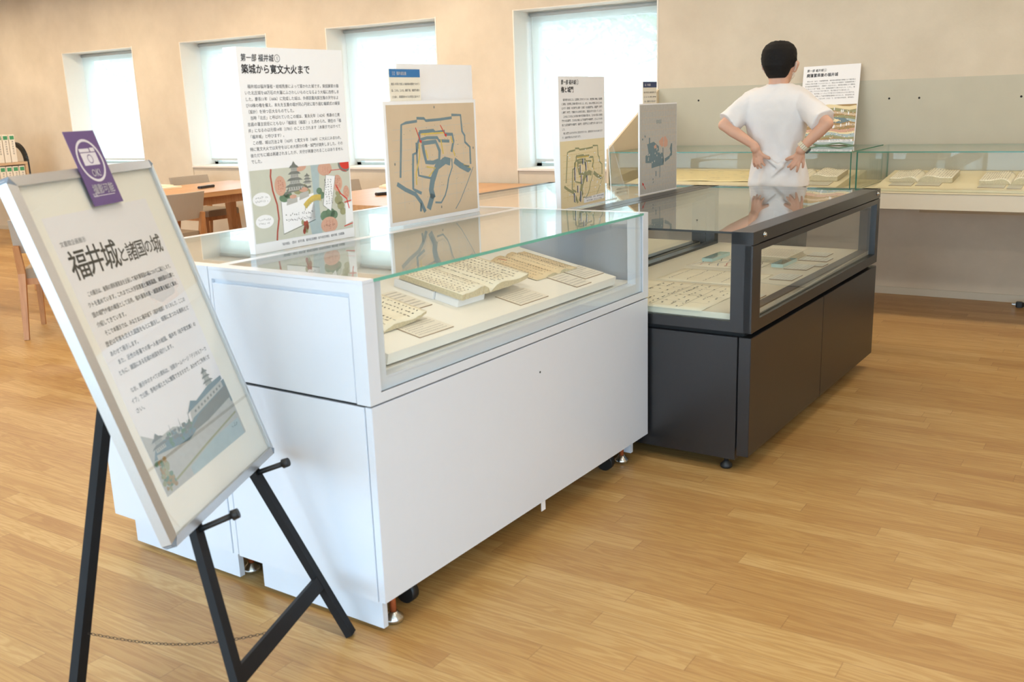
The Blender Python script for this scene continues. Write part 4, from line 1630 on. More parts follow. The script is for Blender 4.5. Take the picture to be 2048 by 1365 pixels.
for i, s in enumerate(PT):
    if not s:
        continue
    z = .555 - i * .0222
    s2 = s.strip('　')
    ind = .014 if s.startswith('　') else 0
    wfull = .385 - ind
    n_ = len(s2)
    text(b, s2, .085 + ind, z, .0125, -.0008, PINK_INK, width=wfull if n_ > 26 else n_ * .0117, bold=.006)
flatobj('printed_text', b, PICM, psheet)
b = B()
# painted castle: walls, turrets, pines, moat
x0, x1, z0, z1 = .062, .490, .098, .300


def PC(u, v):
    return (x0 + u * (x1 - x0), z0 + v * (z1 - z0))


q = -.0009
b.poly([PC(0, 0), PC(1, 0), PC(1, .62), PC(.85, .68), PC(.62, .62), PC(.45, .50), PC(.30, .60), PC(.12, .58), PC(0, .72)], q, LGREY)
b.poly([PC(.02, .40), PC(.40, .34), PC(1, .44), PC(1, .74), PC(.80, .70), PC(.56, .58), PC(.44, .46), PC(.10, .56)], q + .0002, BLUE)
b.poly([PC(.05, .12), PC(.98, .18), PC(.98, .52), PC(.60, .46), PC(.40, .36), PC(.06, .44)], q + .0003, LGREY)
b.poly([PC(.40, .40), PC(.66, .42), PC(.99, .50), PC(.99, .66), PC(.60, .55)], q + .0004, GREY)
b.poly([PC(.30, .0), PC(.98, .0), PC(.98, .22), PC(.64, .20), PC(.30, .10)], q + .0004, PBLUE)
b.stroke([PC(.02, .06), PC(.25, .12), PC(.55, .20), PC(.98, .30)], .005, q + .0005, OLIVE)
# long turret on the wall with windows
b.poly([PC(.50, .54), PC(.96, .66), PC(.96, .76), PC(.52, .64)], q + .0005, LGREY)
b.poly([PC(.48, .62), PC(.56, .74), PC(.62, .70), PC(.80, .78), PC(.98, .80), PC(.98, .75), PC(.50, .63)], q + .0006, BLUE)
for k in range(9):
    u = .56 + k * .044
    b.poly([PC(u, .585 + k * .0105), PC(u + .02, .59 + k * .0105), PC(u + .02, .62 + k * .0105), PC(u, .615 + k * .0105)], q + .0007, GREY)
pagoda(b, *PC(.82, .78), .05, q + .0006, 3)
pagoda(b, *PC(.12, .46), .06, q + .0006, 2)
rnd = random.Random(2)
for k in range(60):
    u = .20 + rnd.random() * .28
    v = .42 + rnd.random() * .14
    b.disc(*PC(u, v), rnd.uniform(.004, .009), rnd.uniform(.003, .006), q + .0008 + k * .000002, rnd.choice((GREEN, GREY, BLUE)), 8)
for k in range(8):
    u = .22 + k * .036
    b.stroke([PC(u, .5), PC(u + .01, .60 + .05 * math.sin(k * 2))], .003, q + .0009, GREY, .001)
for k in range(50):
    u = rnd.random() * .10
    v = rnd.random() * .36 + .02
    b.disc(*PC(u + .02, v), rnd.uniform(.004, .009), rnd.uniform(.004, .008), q + .0008 + k * .000002, rnd.choice((GREEN, BROWN, OLIVE)), 8)
scribble(b, *[PC(.86, 0)[0], PC(.95, 0)[0]], PC(0, .13)[1], PC(0, .22)[1], 1, q + .0012, BLUE, 3, horizontal=True)
flatobj('castle_painting', b, PICM, psheet)
obj('acrylic_cover', B().pane(fw, PW - fw, -.0052, -.0036, fw, PHH - fw, 'y'), [ACRYL, EDGE_L], t)

# purple permission tag clipped over the top edge
t = thing('photo_permission_tag', 'purple tag with a camera symbol on the top edge of the poster frame', 'sign', PL(.247, .735, .0095), (-PLEAN, 0, PYAW))
PUR = M('purple_card', rgb(98, 74, 122), rough=.6, var=.02)
TAGW = M('tag_print_grey', rgb(214, 208, 212), rough=.7)
obj('tag_card', B().box(0, .122, -.0006, .0006, 0, .172), PUR, t)
b = B()
n = 36
b.stroke([(.061 + .047 * math.cos(2 * PI * i / n), .103 + .047 * math.sin(2 * PI * i / n)) for i in range(n + 1)], .006, .0012, 0)
b.poly([(.030, .092), (.092, .092), (.092, .121), (.030, .121)], .0012, 0)
b.poly([(.030, .123), (.070, .123), (.070, .131), (.030, .131)], .0012, 0)
b.poly([(.074, .123), (.092, .123), (.092, .132), (.074, .132)], .0012, 0)
b.stroke([(.061 + .0095 * math.cos(2 * PI * i / n), .1065 + .0095 * math.sin(2 * PI * i / n)) for i in range(n + 1)], .0022, .0014, 1)
text(b, 'OK!', .044, .066, .024, .0012, 0, width=.034, bold=.02)
text(b, '撮影可能', .020, .028, .024, .0012, 0, width=.086, bold=.02)
text(b, '写真', .010, .020, .010, .0012, 0, vertical=False)
b.poly([(.012, .021), (.100, .021), (.100, .0225), (.012, .0225)], .0012, 0)
flatobj('symbol_print', b, [TAGW, PUR], t)

# black easel
t = thing('easel', 'black wooden three-legged easel carrying the framed poster', 'easel', (0, 0, 0), 0)
APEX = Vector((-2.149, 1.496, 1.003))
lr0, ll0, rear_foot = Vector((-1.662, 1.687, .004)), Vector((-1.400, 1.144, .004)), Vector((-2.000, 1.097, .004))
lr1, ll1, top_c = APEX + ev * .012, APEX - ev * .022, APEX - nv * .02
en = (lr0 - APEX).cross(ll0 - APEX).normalized()
if en.dot(nn) < 0:
    en = -en
obj('front_leg', B().beam(lr0, lr1, .030, .020, up=en), BLACKW, t)
obj('front_leg', B().beam(ll0, ll1, .030, .020, up=en), BLACKW, t)
cr0 = lr0.lerp(lr1, .147)
cr1 = ll0.lerp(ll1, .180)
obj('cross_rail', B().beam(cr1, cr0, .036, .018, up=en), BLACKW, t)
obj('rear_leg', B().beam(rear_foot, top_c, .030, .024, up=en), BLACKW, t)
obj('top_block', B().beam(APEX - ev * .045, APEX + ev * .045, .05, .03, up=en), BLACKW, t)
for s0, (f0, f1) in ((.489, (lr0, lr1)), (.165, (ll0, ll1))):
    base = f0.lerp(f1, .445)
    tip = PL(s0 + .004, -.014, .062)
    b = B()
    b.rod(base, tip, .0072, n=14)
    b.rod(tip - (tip - base).normalized() * .004, tip + (tip - base).normalized() * .012, .0125, .0115, n=16)
    obj('peg', b, BLACK, t)
# chain from the rear leg to the cross rail
b = B()
c0 = rear_foot.lerp(top_c, .168)
c1 = cr1.lerp(cr0, .45)
nl = 56
for i in range(nl):
    u = i / (nl - 1)
    p = c0.lerp(c1, u) - Vector((0, 0, .035 * math.sin(u * PI)))
    u2 = min(1, u + .01)
    p2 = c0.lerp(c1, u2) - Vector((0, 0, .035 * math.sin(u2 * PI)))
    d = (p2 - p).normalized() if (p2 - p).length > 1e-6 else (c1 - c0).normalized()
    a = Vector((0, 0, 1)) if i % 2 else d.cross(Vector((0, 0, 1))).normalized()
    m1 = [p + d * (.0052 * math.cos(k * PI / 3)) + a * (.0034 * math.sin(k * PI / 3)) for k in range(6)]
    for k in range(6):
        b.rod(m1[k], m1[(k + 1) % 6], .0008, n=5, cap=False)
obj('chain', b, M('tarnished_chain', (.08, .06, .045, 1), rough=.45, metal=.8), t)

# ------------------------------------------------------------ wall cases along the back wall
CY, CGZ, CTZ, CFZ = 6.099, 1.018, .783, .680


def wall_case(x0, x1, lab):
    t = thing('wall_display_case', lab, 'display case', (x0, CY, 0), 0, 'glass wall cases')
    w = x1 - x0
    D_ = YW - .012 - CY
    m_f = M('cream_fascia', rgb(226, 216, 194), rough=.6, var=.01)
    obj('shelf_box', B().box(0, w, 0.0, D_, CFZ, CTZ - .012, bev=.001), m_f, t)
    obj('shelf_top', B().box(0, w, -.002, D_, CTZ - .010, CTZ), LIN_Y, t)
    obj('glass_top', B().pane(0.004, w - .004, 0.002, D_ - .002, CGZ - .007, CGZ, 'z'), [GLASS, EDGE_W], t)
    obj('glass_front', B().pane(0.004, w - .004, 0.002, 0.009, CTZ + .001, CGZ - .007, 'y'), [GLASS_F, EDGE_W], t)
    obj('glass_end', B().pane(0.004, .011, .009, D_ - .002, CTZ + .001, CGZ - .007, 'x'), [GLASS, EDGE_W], t)
    obj('glass_end', B().pane(w - .011, w - .004, .009, D_ - .002, CTZ + .001, CGZ - .007, 'x'), [GLASS, EDGE_W], t)
    return t


UX0, UX1, VX0, VX1 = -3.170, -1.520, -1.498, .42
wall_case(UX0, UX1, 'left glass wall case, behind the standing man')
wall_case(VX0, VX1, 'right glass wall case, to the right of the standing man')
# sloping cloth-covered bases inside the two cases
for (x0, x1, lab) in ((UX0 + .10, UX1 - .10, 'buff sloping display base inside the left wall case'), (VX0 + .10, VX1 - .03, 'buff sloping display base inside the right wall case')):
    w = x1 - x0
    o = obj('sloping_platform', B().hexa([(0, 0, 0), (w, 0, 0), (w, .60, 0), (0, .60, 0), (0, 0, .012), (w, 0, .012), (w, .60, .078), (0, .60, .078)]), LIN_Y, None, loc=(x0, CY + .03, CTZ + .0008))
    tag(o, lab, 'platform', 'sloping cloth platforms')
obj('support_beam', B().box(-1.20, .9, 6.55, 6.62, .612, .679), M('beam_beige', rgb(190, 172, 140), rough=.7), None)
tag(bpy.data.objects['support_beam'], 'beige support beam running under the right wall case', 'beam')
# cheek panel at the window end
b = B()
yb = YW - .001
pts = [(6.10, CFZ), (yb, CFZ), (yb, 1.440), (6.10, 1.036)]
lo = [b.bm.verts.new((0, y, z)) for y, z in pts]
hi = [b.bm.verts.new((.016, y, z)) for y, z in pts]
b.bm.faces.new(lo)
b.bm.faces.new(hi[::-1])
for i in range(4):
    b.bm.faces.new((lo[i], lo[(i + 1) % 4], hi[(i + 1) % 4], hi[i]))
o = obj('side_screen', b, M('beige_screen', rgb(226, 210, 182), rough=.85, var=.02), None, loc=(-3.189, 0, 0))
tag(o, 'beige side screen with slanting top edge at the window end of the wall cases', 'screen')
# backboard behind the cases with small hook holes
b = B().box(-3.172, 2.4, YW - .011, YW - .0008, CFZ, 1.440)
t = obj('trim_1', b, BACKB)
tag(t, kind='structure')
for x, z in ((-2.853, 1.345), (-1.752, 1.319), (-1.505, 1.318), (-1.317, 1.316), (-.719, 1.306)):
    obj('hook_hole', B().rod((x, YW - .0125, z), (x, YW - .0105, z), .007, n=10), GAP, t)


def CS(x, s, h=0.0):
    """point on the sloping bases: s from the front edge up the slope"""
    a = math.atan2(.066, .60)
    return Vector((x, CY + .03 + s * math.cos(a) - h * math.sin(a), CTZ + .0130 + s * math.sin(a) + h * math.cos(a)))


CROT = (math.atan2(.066, .60), 0, 0)


def sbook(x0, x1, s0, s1, lab):
    xm = x0 + (x1 - x0) * .46
    return open_book('open_book', lab, CS(xm, s0, .001), CROT, xm - x0, x1 - xm, s1 - s0, .022, .030, 11, INK2, PAPER, hump=.012, dens=9)


sbook(-1.345, -.985, .200, .47, 'open old book lying in the right wall case, nearer the man')
sbook(-.835, -.470, .165, .44, 'open old book farthest right in the right wall case')
sbook(-2.02, -1.66, .20, .46, 'open old book in the left wall case just right of the man')
for (x0, x1, s0, s1, lab) in ((-1.325, -1.195, .09, .19, 'grey caption card under the left page of the book nearer the man'),
                              (-1.175, -1.04, .10, .20, 'grey caption card under the right page of the book nearer the man'),
                              (-.83, -.69, .07, .16, 'grey caption card under the left page of the rightmost book'),
                              (-.675, -.60, .05, .155, 'grey caption card under the right page of the rightmost book'),
                              (-1.86, -1.68, .06, .18, 'grey caption card below the book right of the man')):
    caption_card(CS(x0, s0), CROT, x1 - x0, s1 - s0, lab, .003, 5, M('card_grey', rgb(206, 200, 180), rough=.5))
t = sheet('map_scroll', 'wide pale map sheet unrolled in the left wall case behind the man', 'map', CS(-2.98, .14), CROT, .90, .40, M('scroll_paper', rgb(240, 222, 172), rough=.9, var=.05, scale=9), None, .006)
b = B()
rnd = random.Random(9)
for k in range(60):
    x, y = rnd.uniform(.04, .82), rnd.uniform(.04, .34)
    s = rnd.uniform(.01, .04)
    b.bm.faces.new([b.bm.verts.new(p) for p in ((x, y, .0085), (x + s, y, .0085), (x + s, y + .003, .0085), (x, y + .003, .0085))]).material_index = k % 3
flatobj('map_drawing', b, [P_OLIVE, P_PBLUE, INK2], t)

# board 5 leaning on the wall above the wall case
AL = math.atan2(.24, .56)
t = board('text_board', 'tall white panel leaning on the wall beside the man, coloured town view below', (-2.066, YW - .148, CGZ + .001), (-.222, R(-1.0), 0), .382, .541, .008, .008)
b = B()
header(b, '4', '廃藩置県後の福井城', .024, .503, .468, .020, .0262, (.110, .212))
flatobj('heading_text', b, PICM, t)
b = B()
lines_on(b, TX5, .020, .434, .0172, .335, .0103)
flatobj('printed_text', b, PICM, t)
b = B()
x0, x1, z0, z1 = .005, .377, .005, .272


def P5(u, v):
    return (x0 + u * (x1 - x0), z0 + v * (z1 - z0))


b.poly([P5(0, 0), P5(1, 0), P5(1, 1), P5(0, 1)], .0006, BROWN)
for v, m_, th in ((.96, CREAM, .05), (.88, OLIVE, .04), (.80, TAN, .03), (.70, OLIVE, .03), (.62, PBLUE, .035), (.50, TAN, .03), (.44, BROWN, .03), (.38, PINK, .04), (.32, CREAM, .03), (.26, PBLUE, .05), (.20, OLIVE, .03), (.08, PBLUE, .06), (.02, GREEN, .02)):
    b.stroke([P5(u / 8, v + .03 * math.sin(u * 1.3 + v * 9) - .04 * u / 8) for u in range(9)], th * .5, .0007 + .0001 * (1 - v), m_)
b.poly([P5(.45, .62), P5(.60, .68), P5(.80, .66), P5(.90, .58), P5(.74, .52), P5(.52, .55)], .0010, BLUE)
b.poly([P5(.52, .62), P5(.62, .65), P5(.74, .60), P5(.66, .56), P5(.55, .58)], .0011, CREAM)
b.poly([P5(.585, .66), P5(.585, .76), P5(.62, .72), P5(.60, .66)], .0013, RED)
rnd = random.Random(12)
for k in range(240):
    u, v = rnd.random() * .96 + .02, rnd.random() * .8 + .1
    b.disc(*P5(u, v), rnd.uniform(.002, .006), rnd.uniform(.0012, .003), .0012 + k * .000001, rnd.choice((OLIVE, GREEN, CREAM, PINK, GREY, WHT, BROWN)), 6, rnd.uniform(0, 3))
for (u, v) in ((.35, .93), (.73, .80), (.76, .80), (.86, .74), (.60, .40), (.62, .42), (.84, .46), (.88, .47), (.74, .44), (.46, .20), (.44, .26), (.60, .86)):
    b.poly([P5(u, v), P5(u + .018, v), P5(u + .018, v + .07), P5(u, v + .07)], .0016, WHT)
b.poly([P5(.02, .055), P5(.98, .055), P5(.98, .115), P5(.02, .115)], .0016, WHT)
text(b, '「福井城下鳥瞰図」（部分） 福井県立図書館蔵、明治期の福井城とその周辺の様子', P5(.04, 0)[0], P5(0, .092)[1], .0075, .0017, GTXT, width=.335)
text(b, '中央に旧本丸跡、周囲に堀と市街が描かれる　デジタルアーカイブ福井で公開', P5(.04, 0)[0], P5(0, .065)[1], .0075, .0017, GTXT, width=.335)
flatobj('picture', b, PICM, t)

# power plug on the floor at the right edge
t = thing('power_plug', 'black power plug lying on the floor by the skirting at the right edge', 'plug', (-.60, 6.79, 0), R(8))
b = B()
b.loft([[(x, y * s_, .020 + z * s_) for y, z in ((-.017, -.019), (.017, -.019), (.017, .016), (-.017, .016))] for x, s_ in ((-.03, .75), (-.024, 1), (.004, 1), (.024, .45), (.04, .32))], smooth=False)
obj('plug_body', b, BLACK, t)
obj('prong', B().box(-.052, -.030, -.008, -.006, .016, .024), STEEL, t)
obj('prong', B().box(-.052, -.030, .006, .008, .016, .024), STEEL, t)
b = B()
pts = [Vector((.04, 0, .018)), Vector((.12, .01, .008)), Vector((.3, .03, .005)), Vector((.6, .0, .005)), Vector((1.0, .02, .005))]
for a_, c_ in zip(pts[:-1], pts[1:]):
    b.rod(a_, c_, .0035, n=8)
obj('cable', b, BLACK, t)

# ------------------------------------------------------------ tables and chairs on the left
FAB = M('grey_beige_fabric', rgb(176, 162, 146), rough=.95, var=.12, scale=350, bump=.3)
FAB2 = M('grey_seat_fabric', rgb(158, 142, 122), rough=.95, var=.16, scale=260, bump=.3)


def table(label, x0, x1, y0, y1, z=.72):
    t = thing('table', label, 'table', ((x0 + x1) / 2, (y0 + y1) / 2, 0), 0, 'oak reading tables')
    hx, hy = (x1 - x0) / 2, (y1 - y0) / 2
    obj('tabletop', B().box(-hx, hx, -hy, hy, z - .042, z, bev=.003), OAK, t)
    obj('apron', B().box(-hx + .12, hx - .12, -hy + .12, -hy + .145, z - .12, z - .043).box(-hx + .12, hx - .12, hy - .145, hy - .12, z - .12, z - .043)
        .box(-hx + .12, -hx + .145, -hy + .145, hy - .145, z - .12, z - .043).box(hx - .145, hx - .12, -hy + .145, hy - .145, z - .12, z - .043), OAK_LEG, t)
    for sx in (-1, 1):
        for sy in (-1, 1):
            b = B().beam((sx * (hx - .10), sy * (hy - .10), 0), (sx * (hx - .17), sy * (hy - .17), z - .0435), .045, .045, up=(0, 1, 0), w1=.085, h1=.085)
            obj('leg', b, OAK_LEG, t)
    return t


table('long oak table with a remote control on it, left of the white text panel', -7.72, -6.71, 4.35, 6.66)
table('oak table with the window reflecting on it, behind the tan castle map board', -5.44, -3.21, 5.05, 6.835)
table('oak table at the far left edge behind the poster', -8.2, -6.75, 2.98, 3.73)


def make_chair():
    t = thing('chair', 'x', 'chair', (0, 0, 0), 0, 'grey upholstered chairs')
    # faces +x: back at -x
    b = B()
    rings = []
    n = 12
    for i in range(n + 1):          # curved back pad
        u = -1 + 2 * i / n
        y = .225 * u
        xc = -.225 + .035 * (u * u)
        rings.append([(xc - .022 - .05, y, .765), (xc + .020 - .05, y, .765), (xc + .026, y, .55), (xc - .014, y, .55)])
    b.loft(rings, smooth=False)
    bmesh.ops.bevel(b.bm, geom=[e for e in b.bm.edges], offset=.006, segments=1, affect='EDGES') if False else None
    obj('backrest', b, FAB, t)
    b = B()
    b.loft([[(xc * 1.0 + dx, yy * s_, z) for xc, yy in ((-.20, -.205), (.20, -.225), (.235, -.19), (.24, 0), (.235, .19), (.20, .225), (-.20, .205), (-.215, 0))] for z, s_, dx in ((.385, .97, 0), (.392, 1, 0), (.432, 1, 0), (.445, .93, 0), (.448, .8, 0))], smooth=False)
    obj('seat', b, FAB2, t)
    for s in (-1, 1):
        b = B()
        b.beam((-.27, s * .215, 0), (-.205, s * .20, .42), .026, .03, up=(0, 1, 0), w1=.034, h1=.045)
        b.beam((-.205, s * .20, .42), (-.235, s * .205, .60), .034, .045, up=(0, 1, 0), w1=.03, h1=.035)
        obj('leg', b, OAK_LEG, t)
        obj('leg', B().beam((.225, s * .215, 0), (.195, s * .195, .386), .028, .028, up=(0, 1, 0), w1=.038, h1=.038), OAK_LEG, t)
    b = B()
    b.box(-.19, .19, -.205, -.180, .345, .386).box(-.19, .19, .180, .205, .345, .386).box(-.205, -.185, -.18, .18, .345, .386).box(.185, .205, -.18, .18, .345, .386)
    obj('seat_frame', b, OAK_LEG, t)
    return t


ch0 = make_chair()
for i, (x, y, a, lab) in enumerate(((-6.66, 5.02, 180, 'grey upholstered chair pulled up to the near side of the table with the remote control'),
                                    (-7.93, 6.52, 0, 'grey upholstered chair on the far side of the table with the remote control'),
                                    (-5.66, 6.30, 0, 'grey upholstered chair whose back top just shows left of the tan castle map board'),
                                    (-5.97, 3.67, 137, 'grey upholstered chair at the far left edge behind the poster'))):
    o = ch0 if i == 0 else copy_tree(ch0)
    o.location = (x, y, 0)
    o.rotation_euler = (0, 0, R(a))
    tag(o, lab, 'chair', 'grey upholstered chairs')


def remote(x, y, a, lab):
    t = thing('remote_control', lab, 'remote control', (x, y, .7205), R(a), 'remote controls')
    obj('casing', B().box(-.10, .10, -.024, .024, 0, .022, bev=.005), M('black_plastic', (.02, .018, .02, 1), rough=.35), t)
    obj('end_cap', B().box(.03, .09, -.018, .018, .0222, .025, bev=.001), M('silver_plastic', (.5, .5, .5, 1), rough=.3), t)


remote(-7.14, 5.88, 104, 'black remote control lying on the long oak table at the left')
remote(-4.90, 5.75, 70, 'black remote control just left of the tan castle map board')
for (x, y, w, d, a, lab) in ((-5.28, 6.36, .28, .20, 5, 'stack of cream paper on the table beside the white text panel'), (-7.60, 5.75, .32, .22, -4, 'stack of cream paper at the left end of the long oak table')):
    t = thing('paper_stack', lab, 'paper', (x, y, .7205), R(a), 'paper stacks on the tables')
    obj('lower_sheets', B().box(-w / 2, w / 2, -d / 2, d / 2, 0, .016), M('cream_paper', rgb(244, 234, 206), rough=.8), t)
    obj('top_booklet', B().box(-w / 2 + .02, w / 2 - .10, -d / 2 + .02, d / 2 - .02, .0162, .026), M('cream_paper', rgb(244, 234, 206)), t)

# binder shelf at the far left, its spines facing into the room
t = thing('binder_shelf', 'pale wood shelf with a black curved end bracket at the far left of the room', 'shelf', (-11.0, 6.46, 0), 0)
obj('shelf_board', B().box(-.40, .02, -1.8, .05, .875, .905, bev=.002), OAK_SH, t)
obj('shelf_board', B().box(-.40, .02, -1.8, .05, .52, .55, bev=.002), OAK_SH, t)
obj('side_panel', B().box(-.40, .02, .02, .05, 0, .874), OAK_SH, t)
obj('side_panel', B().box(-.40, .02, -1.8, -1.77, 0, .874), OAK_SH, t)
b = B()
pr = None
for k in range(11):
    a = k / 10 * PI / 2
    p = Vector((-.24 + .20 * math.sin(a), .075, .90 + .20 * math.cos(a)))
    if pr is not None:
        b.beam(pr, p, .05, .035, up=(0, 1, 0))
    pr = p
b.beam(pr, Vector((-.03, .075, .0)), .05, .035, up=(0, 1, 0))
obj('end_bracket', b, BLACK, t)
BG = M('binder_green', rgb(70, 150, 100), rough=.6)
BW = M('binder_white', rgb(238, 226, 208), rough=.6, var=.02)
binder0 = thing('binder', 'x', 'binder', (0, 0, 0), 0)
bcov = obj('cover', B().box(0, .068, 0, .24, 0, .31, bev=.002), BW, binder0)
obj('green_label', B().box(.010, .060, -.0015, -.0002, .255, .297), BG, bcov)
b = B()
for i, ch in enumerate('福井県報目録'):
    text(b, ch, .026, .225 - i * .027, .02, .001, 0)
flatobj('spine_text', b, [P_GTXT], bcov)
ORD = ['rightmost in the row', 'second from the right', 'third from the right', 'fourth from the right', 'fifth from the right']
first = True
for zz, row in ((.9055, 'upper shelf'), (.5505, 'lower shelf')):
    for k in range(5):
        o = binder0 if first else copy_tree(binder0)
        first = False
        o.location = (-10.99, 6.41 - .077 * (k + 1) + (.07 if row[0] == 'l' else 0), zz)
        o.rotation_euler = (0, 0, PI / 2)
        tag(o, 'white binder with green label on the %s, %s' % (row, ORD[k]), 'binder', 'binders on the far left shelf')


# ------------------------------------------------------------ the man
PX, PY = -1.742, 5.40
SKIN = M('skin', rgb(220, 172, 146), rough=.55, var=.05, scale=18)
SKIN.node_tree.nodes['Principled BSDF'].inputs['Subsurface Weight'].default_value = .08
SKIN.node_tree.nodes['Principled BSDF'].inputs['Subsurface Radius'].default_value = (.02, .008, .004)
HAIR = M('black_hair', (.010, .008, .007, 1), rough=.75, var=.4, scale=90, bump=.6, spec=.25)
SHIRT = M('white_cotton', rgb(240, 236, 234), rough=.9, var=.015, scale=120, bump=.15)
TROU = M('black_trousers', (.012, .012, .016, 1), rough=.85)


def capsule(b, p0, p1, r0, r1, n=14, k=5):
    p0, p1 = Vector(p0), Vector(p1)
    d = (p1 - p0).normalized()
    a = d.orthogonal().normalized()
    c_ = d.cross(a)
    rings = []
    for i in range(k):
        t_ = (i + .3) / k * PI / 2
        rings.append((p0 - d * r0 * math.cos(t_), r0 * math.sin(t_)))
    rings.append((p0, r0))
    rings.append((p1, r1))
    for i in range(k):
        t_ = (k - i - .7) / k * PI / 2
        rings.append((p1 + d * r1 * math.cos(t_), r1 * math.sin(t_)))
    b.loft([[tuple(c0 + a * (r * math.cos(2 * PI * j / n)) + c_ * (r * math.sin(2 * PI * j / n))) for j in range(n)] for c0, r in rings])


def ell(cx, cy, z, rx, ry, n=28, p=2.0, ph=0.0):
    out = []
    for i in range(n):
        t_ = 2 * PI * i / n + ph
        c_, s_ = math.cos(t_), math.sin(t_)
        out.append((cx + rx * math.copysign(abs(c_) ** (2 / p), c_), cy + ry * math.copysign(abs(s_) ** (2 / p), s_), z))
    return out


man = thing('person', 'man with black hair in a white T-shirt, seen from behind, hands on his lower back', 'person', (PX, PY, 0), 0)


def Q(x, y, z):         # world point to the man's own space
    return (x - PX, y - PY, z)


b = B()
# head, facing the wall and turned slightly right
hx, hy, hz_ = -.022, .022, 1.545
b.loft([ell(hx, hy + dy, z, rx, ry, 26, 2.15) for z, rx, ry, dy in ((1.425, .030, .035, .02), (1.435, .048, .058, .025), (1.455, .060, .078, .018), (1.485, .068, .090, .008), (1.52, .074, .096, 0), (1.56, .078, .098, -.004), (1.60, .074, .092, -.006), (1.63, .058, .074, -.006), (1.648, .030, .040, -.006))])
capsule(b, (hx + .018, hy + .098, 1.515), (hx + .022, hy + .108, 1.50), .010, .013, 10)       # nose
capsule(b, (hx + .005, hy + .088, 1.47), (hx + .035, hy + .086, 1.47), .009, .009, 10)         # lips
capsule(b, (hx + .01, hy + .078, 1.443), (hx + .024, hy + .08, 1.443), .016, .016, 10)        # chin
for s in (-1, 1):
    capsule(b, (hx + s * .080, hy + .020, 1.492), (hx + s * .092, hy + .012, 1.528), .011, .016, 10)   # ears
capsule(b, (-.018, .010, 1.36), (-.020, .016, 1.47), .058, .052)     # neck
# torso under the shirt
b.loft([ell(cx, cy, z, rx, ry, 28, 2.3) for z, rx, ry, cx, cy in ((.80, .10, .08, 0, .02), (.86, .140, .100, 0, .02), (.94, .138, .098, -.004, .02), (1.02, .122, .088, -.006, .02), (1.10, .118, .084, -.010, .02), (1.20, .138, .092, -.018, .016), (1.30, .152, .090, -.022, .010), (1.36, .140, .072, -.020, .008), (1.395, .085, .055, -.018, .010))])
# arms
SL, SR = Vector(Q(-1.905, 5.40, 1.335)), Vector(Q(-1.628, 5.40, 1.335))
EL, ER = Vector(Q(-2.022, 5.285, 1.212)), Vector(Q(-1.453, 5.285, 1.210))
WL, WR = Vector(Q(-1.838, 5.262, 1.100)), Vector(Q(-1.570, 5.262, 1.090))
for S_, E_, W_ in ((SL, EL, WL), (SR, ER, WR)):
    capsule(b, S_, E_, .048, .033)
    mid = E_.lerp(W_, .3)
    capsule(b, E_, mid, .031, .0335)
    capsule(b, mid, W_, .0335, .0225)


# hands: palms on the small of the back, fingers pointing down and inwards
def hand(b, wr, palm_c, thumb, fingers):
    pc = Vector(palm_c)
    capsule(b, wr, Vector(wr).lerp(pc, .5), .024, .027, 12)
    for f in fingers:       # palm fans out to the four knuckles
        capsule(b, Vector(wr).lerp(pc, .45), Vector(f[0]), .019, .0098, 10)
    for f in fingers:
        p = [Vector(v) for v in f]
        for i in range(len(p) - 1):
            r0 = .0088 - .0009 * i
            capsule(b, p[i], p[i + 1], r0, r0 - .0010, 10, 4)
    p = [Vector(v) for v in thumb]
    capsule(b, Vector(wr).lerp(pc, .5), p[0], .019, .0135, 10)
    for i in range(len(p) - 1):
        capsule(b, p[i], p[i + 1], .0122 - .0012 * i, .0108 - .0012 * i, 10, 4)


YB = 5.305     # cloth surface over the back at the waist
hand(b, WL, Q(-1.822, YB - .045, 1.066),
     [Q(-1.800, YB - .040, 1.052), Q(-1.778, YB - .040, 1.040), Q(-1.756, YB - .034, 1.031)],
     [[Q(-1.802, YB - .042, 1.046), Q(-1.788, YB - .048, 1.008), Q(-1.777, YB - .042, .993)],
      [Q(-1.814, YB - .044, 1.042), Q(-1.806, YB - .050, 1.000), Q(-1.796, YB - .042, .979)],
      [Q(-1.828, YB - .041, 1.042), Q(-1.824, YB - .044, .998), Q(-1.816, YB - .036, .976)],
      [Q(-1.841, YB - .033, 1.046), Q(-1.842, YB - .032, 1.006), Q(-1.838, YB - .024, .986)]])
hand(b, WR, Q(-1.588, YB - .045, 1.056),
     [Q(-1.606, YB - .042, 1.044), Q(-1.632, YB - .044, 1.034), Q(-1.657, YB - .036, 1.024)],
     [[Q(-1.602, YB - .046, 1.032), Q(-1.628, YB - .050, .999), Q(-1.647, YB - .042, .984)],
      [Q(-1.592, YB - .047, 1.028), Q(-1.614, YB - .050, .988), Q(-1.631, YB - .042, .972)],
      [Q(-1.580, YB - .044, 1.030), Q(-1.591, YB - .046, .984), Q(-1.599, YB - .038, .961)],
      [Q(-1.568, YB - .034, 1.036), Q(-1.568, YB - .030, 1.000), Q(-1.572, YB - .022, .982)]])
# legs down to the ankles and feet
for s in (-1, 1):
    capsule(b, (-.004 + s * .075, .02, .84), (-.004 + s * .082, .025, .45), .078, .052)
    capsule(b, (-.004 + s * .082, .025, .45), (-.004 + s * .086, .010, .09), .052, .036)
    capsule(b, (-.004 + s * .086, .010, .045), (-.004 + s * .096, .15, .035), .034, .028)
body = obj('body', b, SKIN, man)
bake(body, [('REMESH', dict(mode='VOXEL', voxel_size=.0040, adaptivity=0.0)), ('SMOOTH', dict(factor=.5, iterations=3))])
for p in body.data.polygons:
    p.use_smooth = True

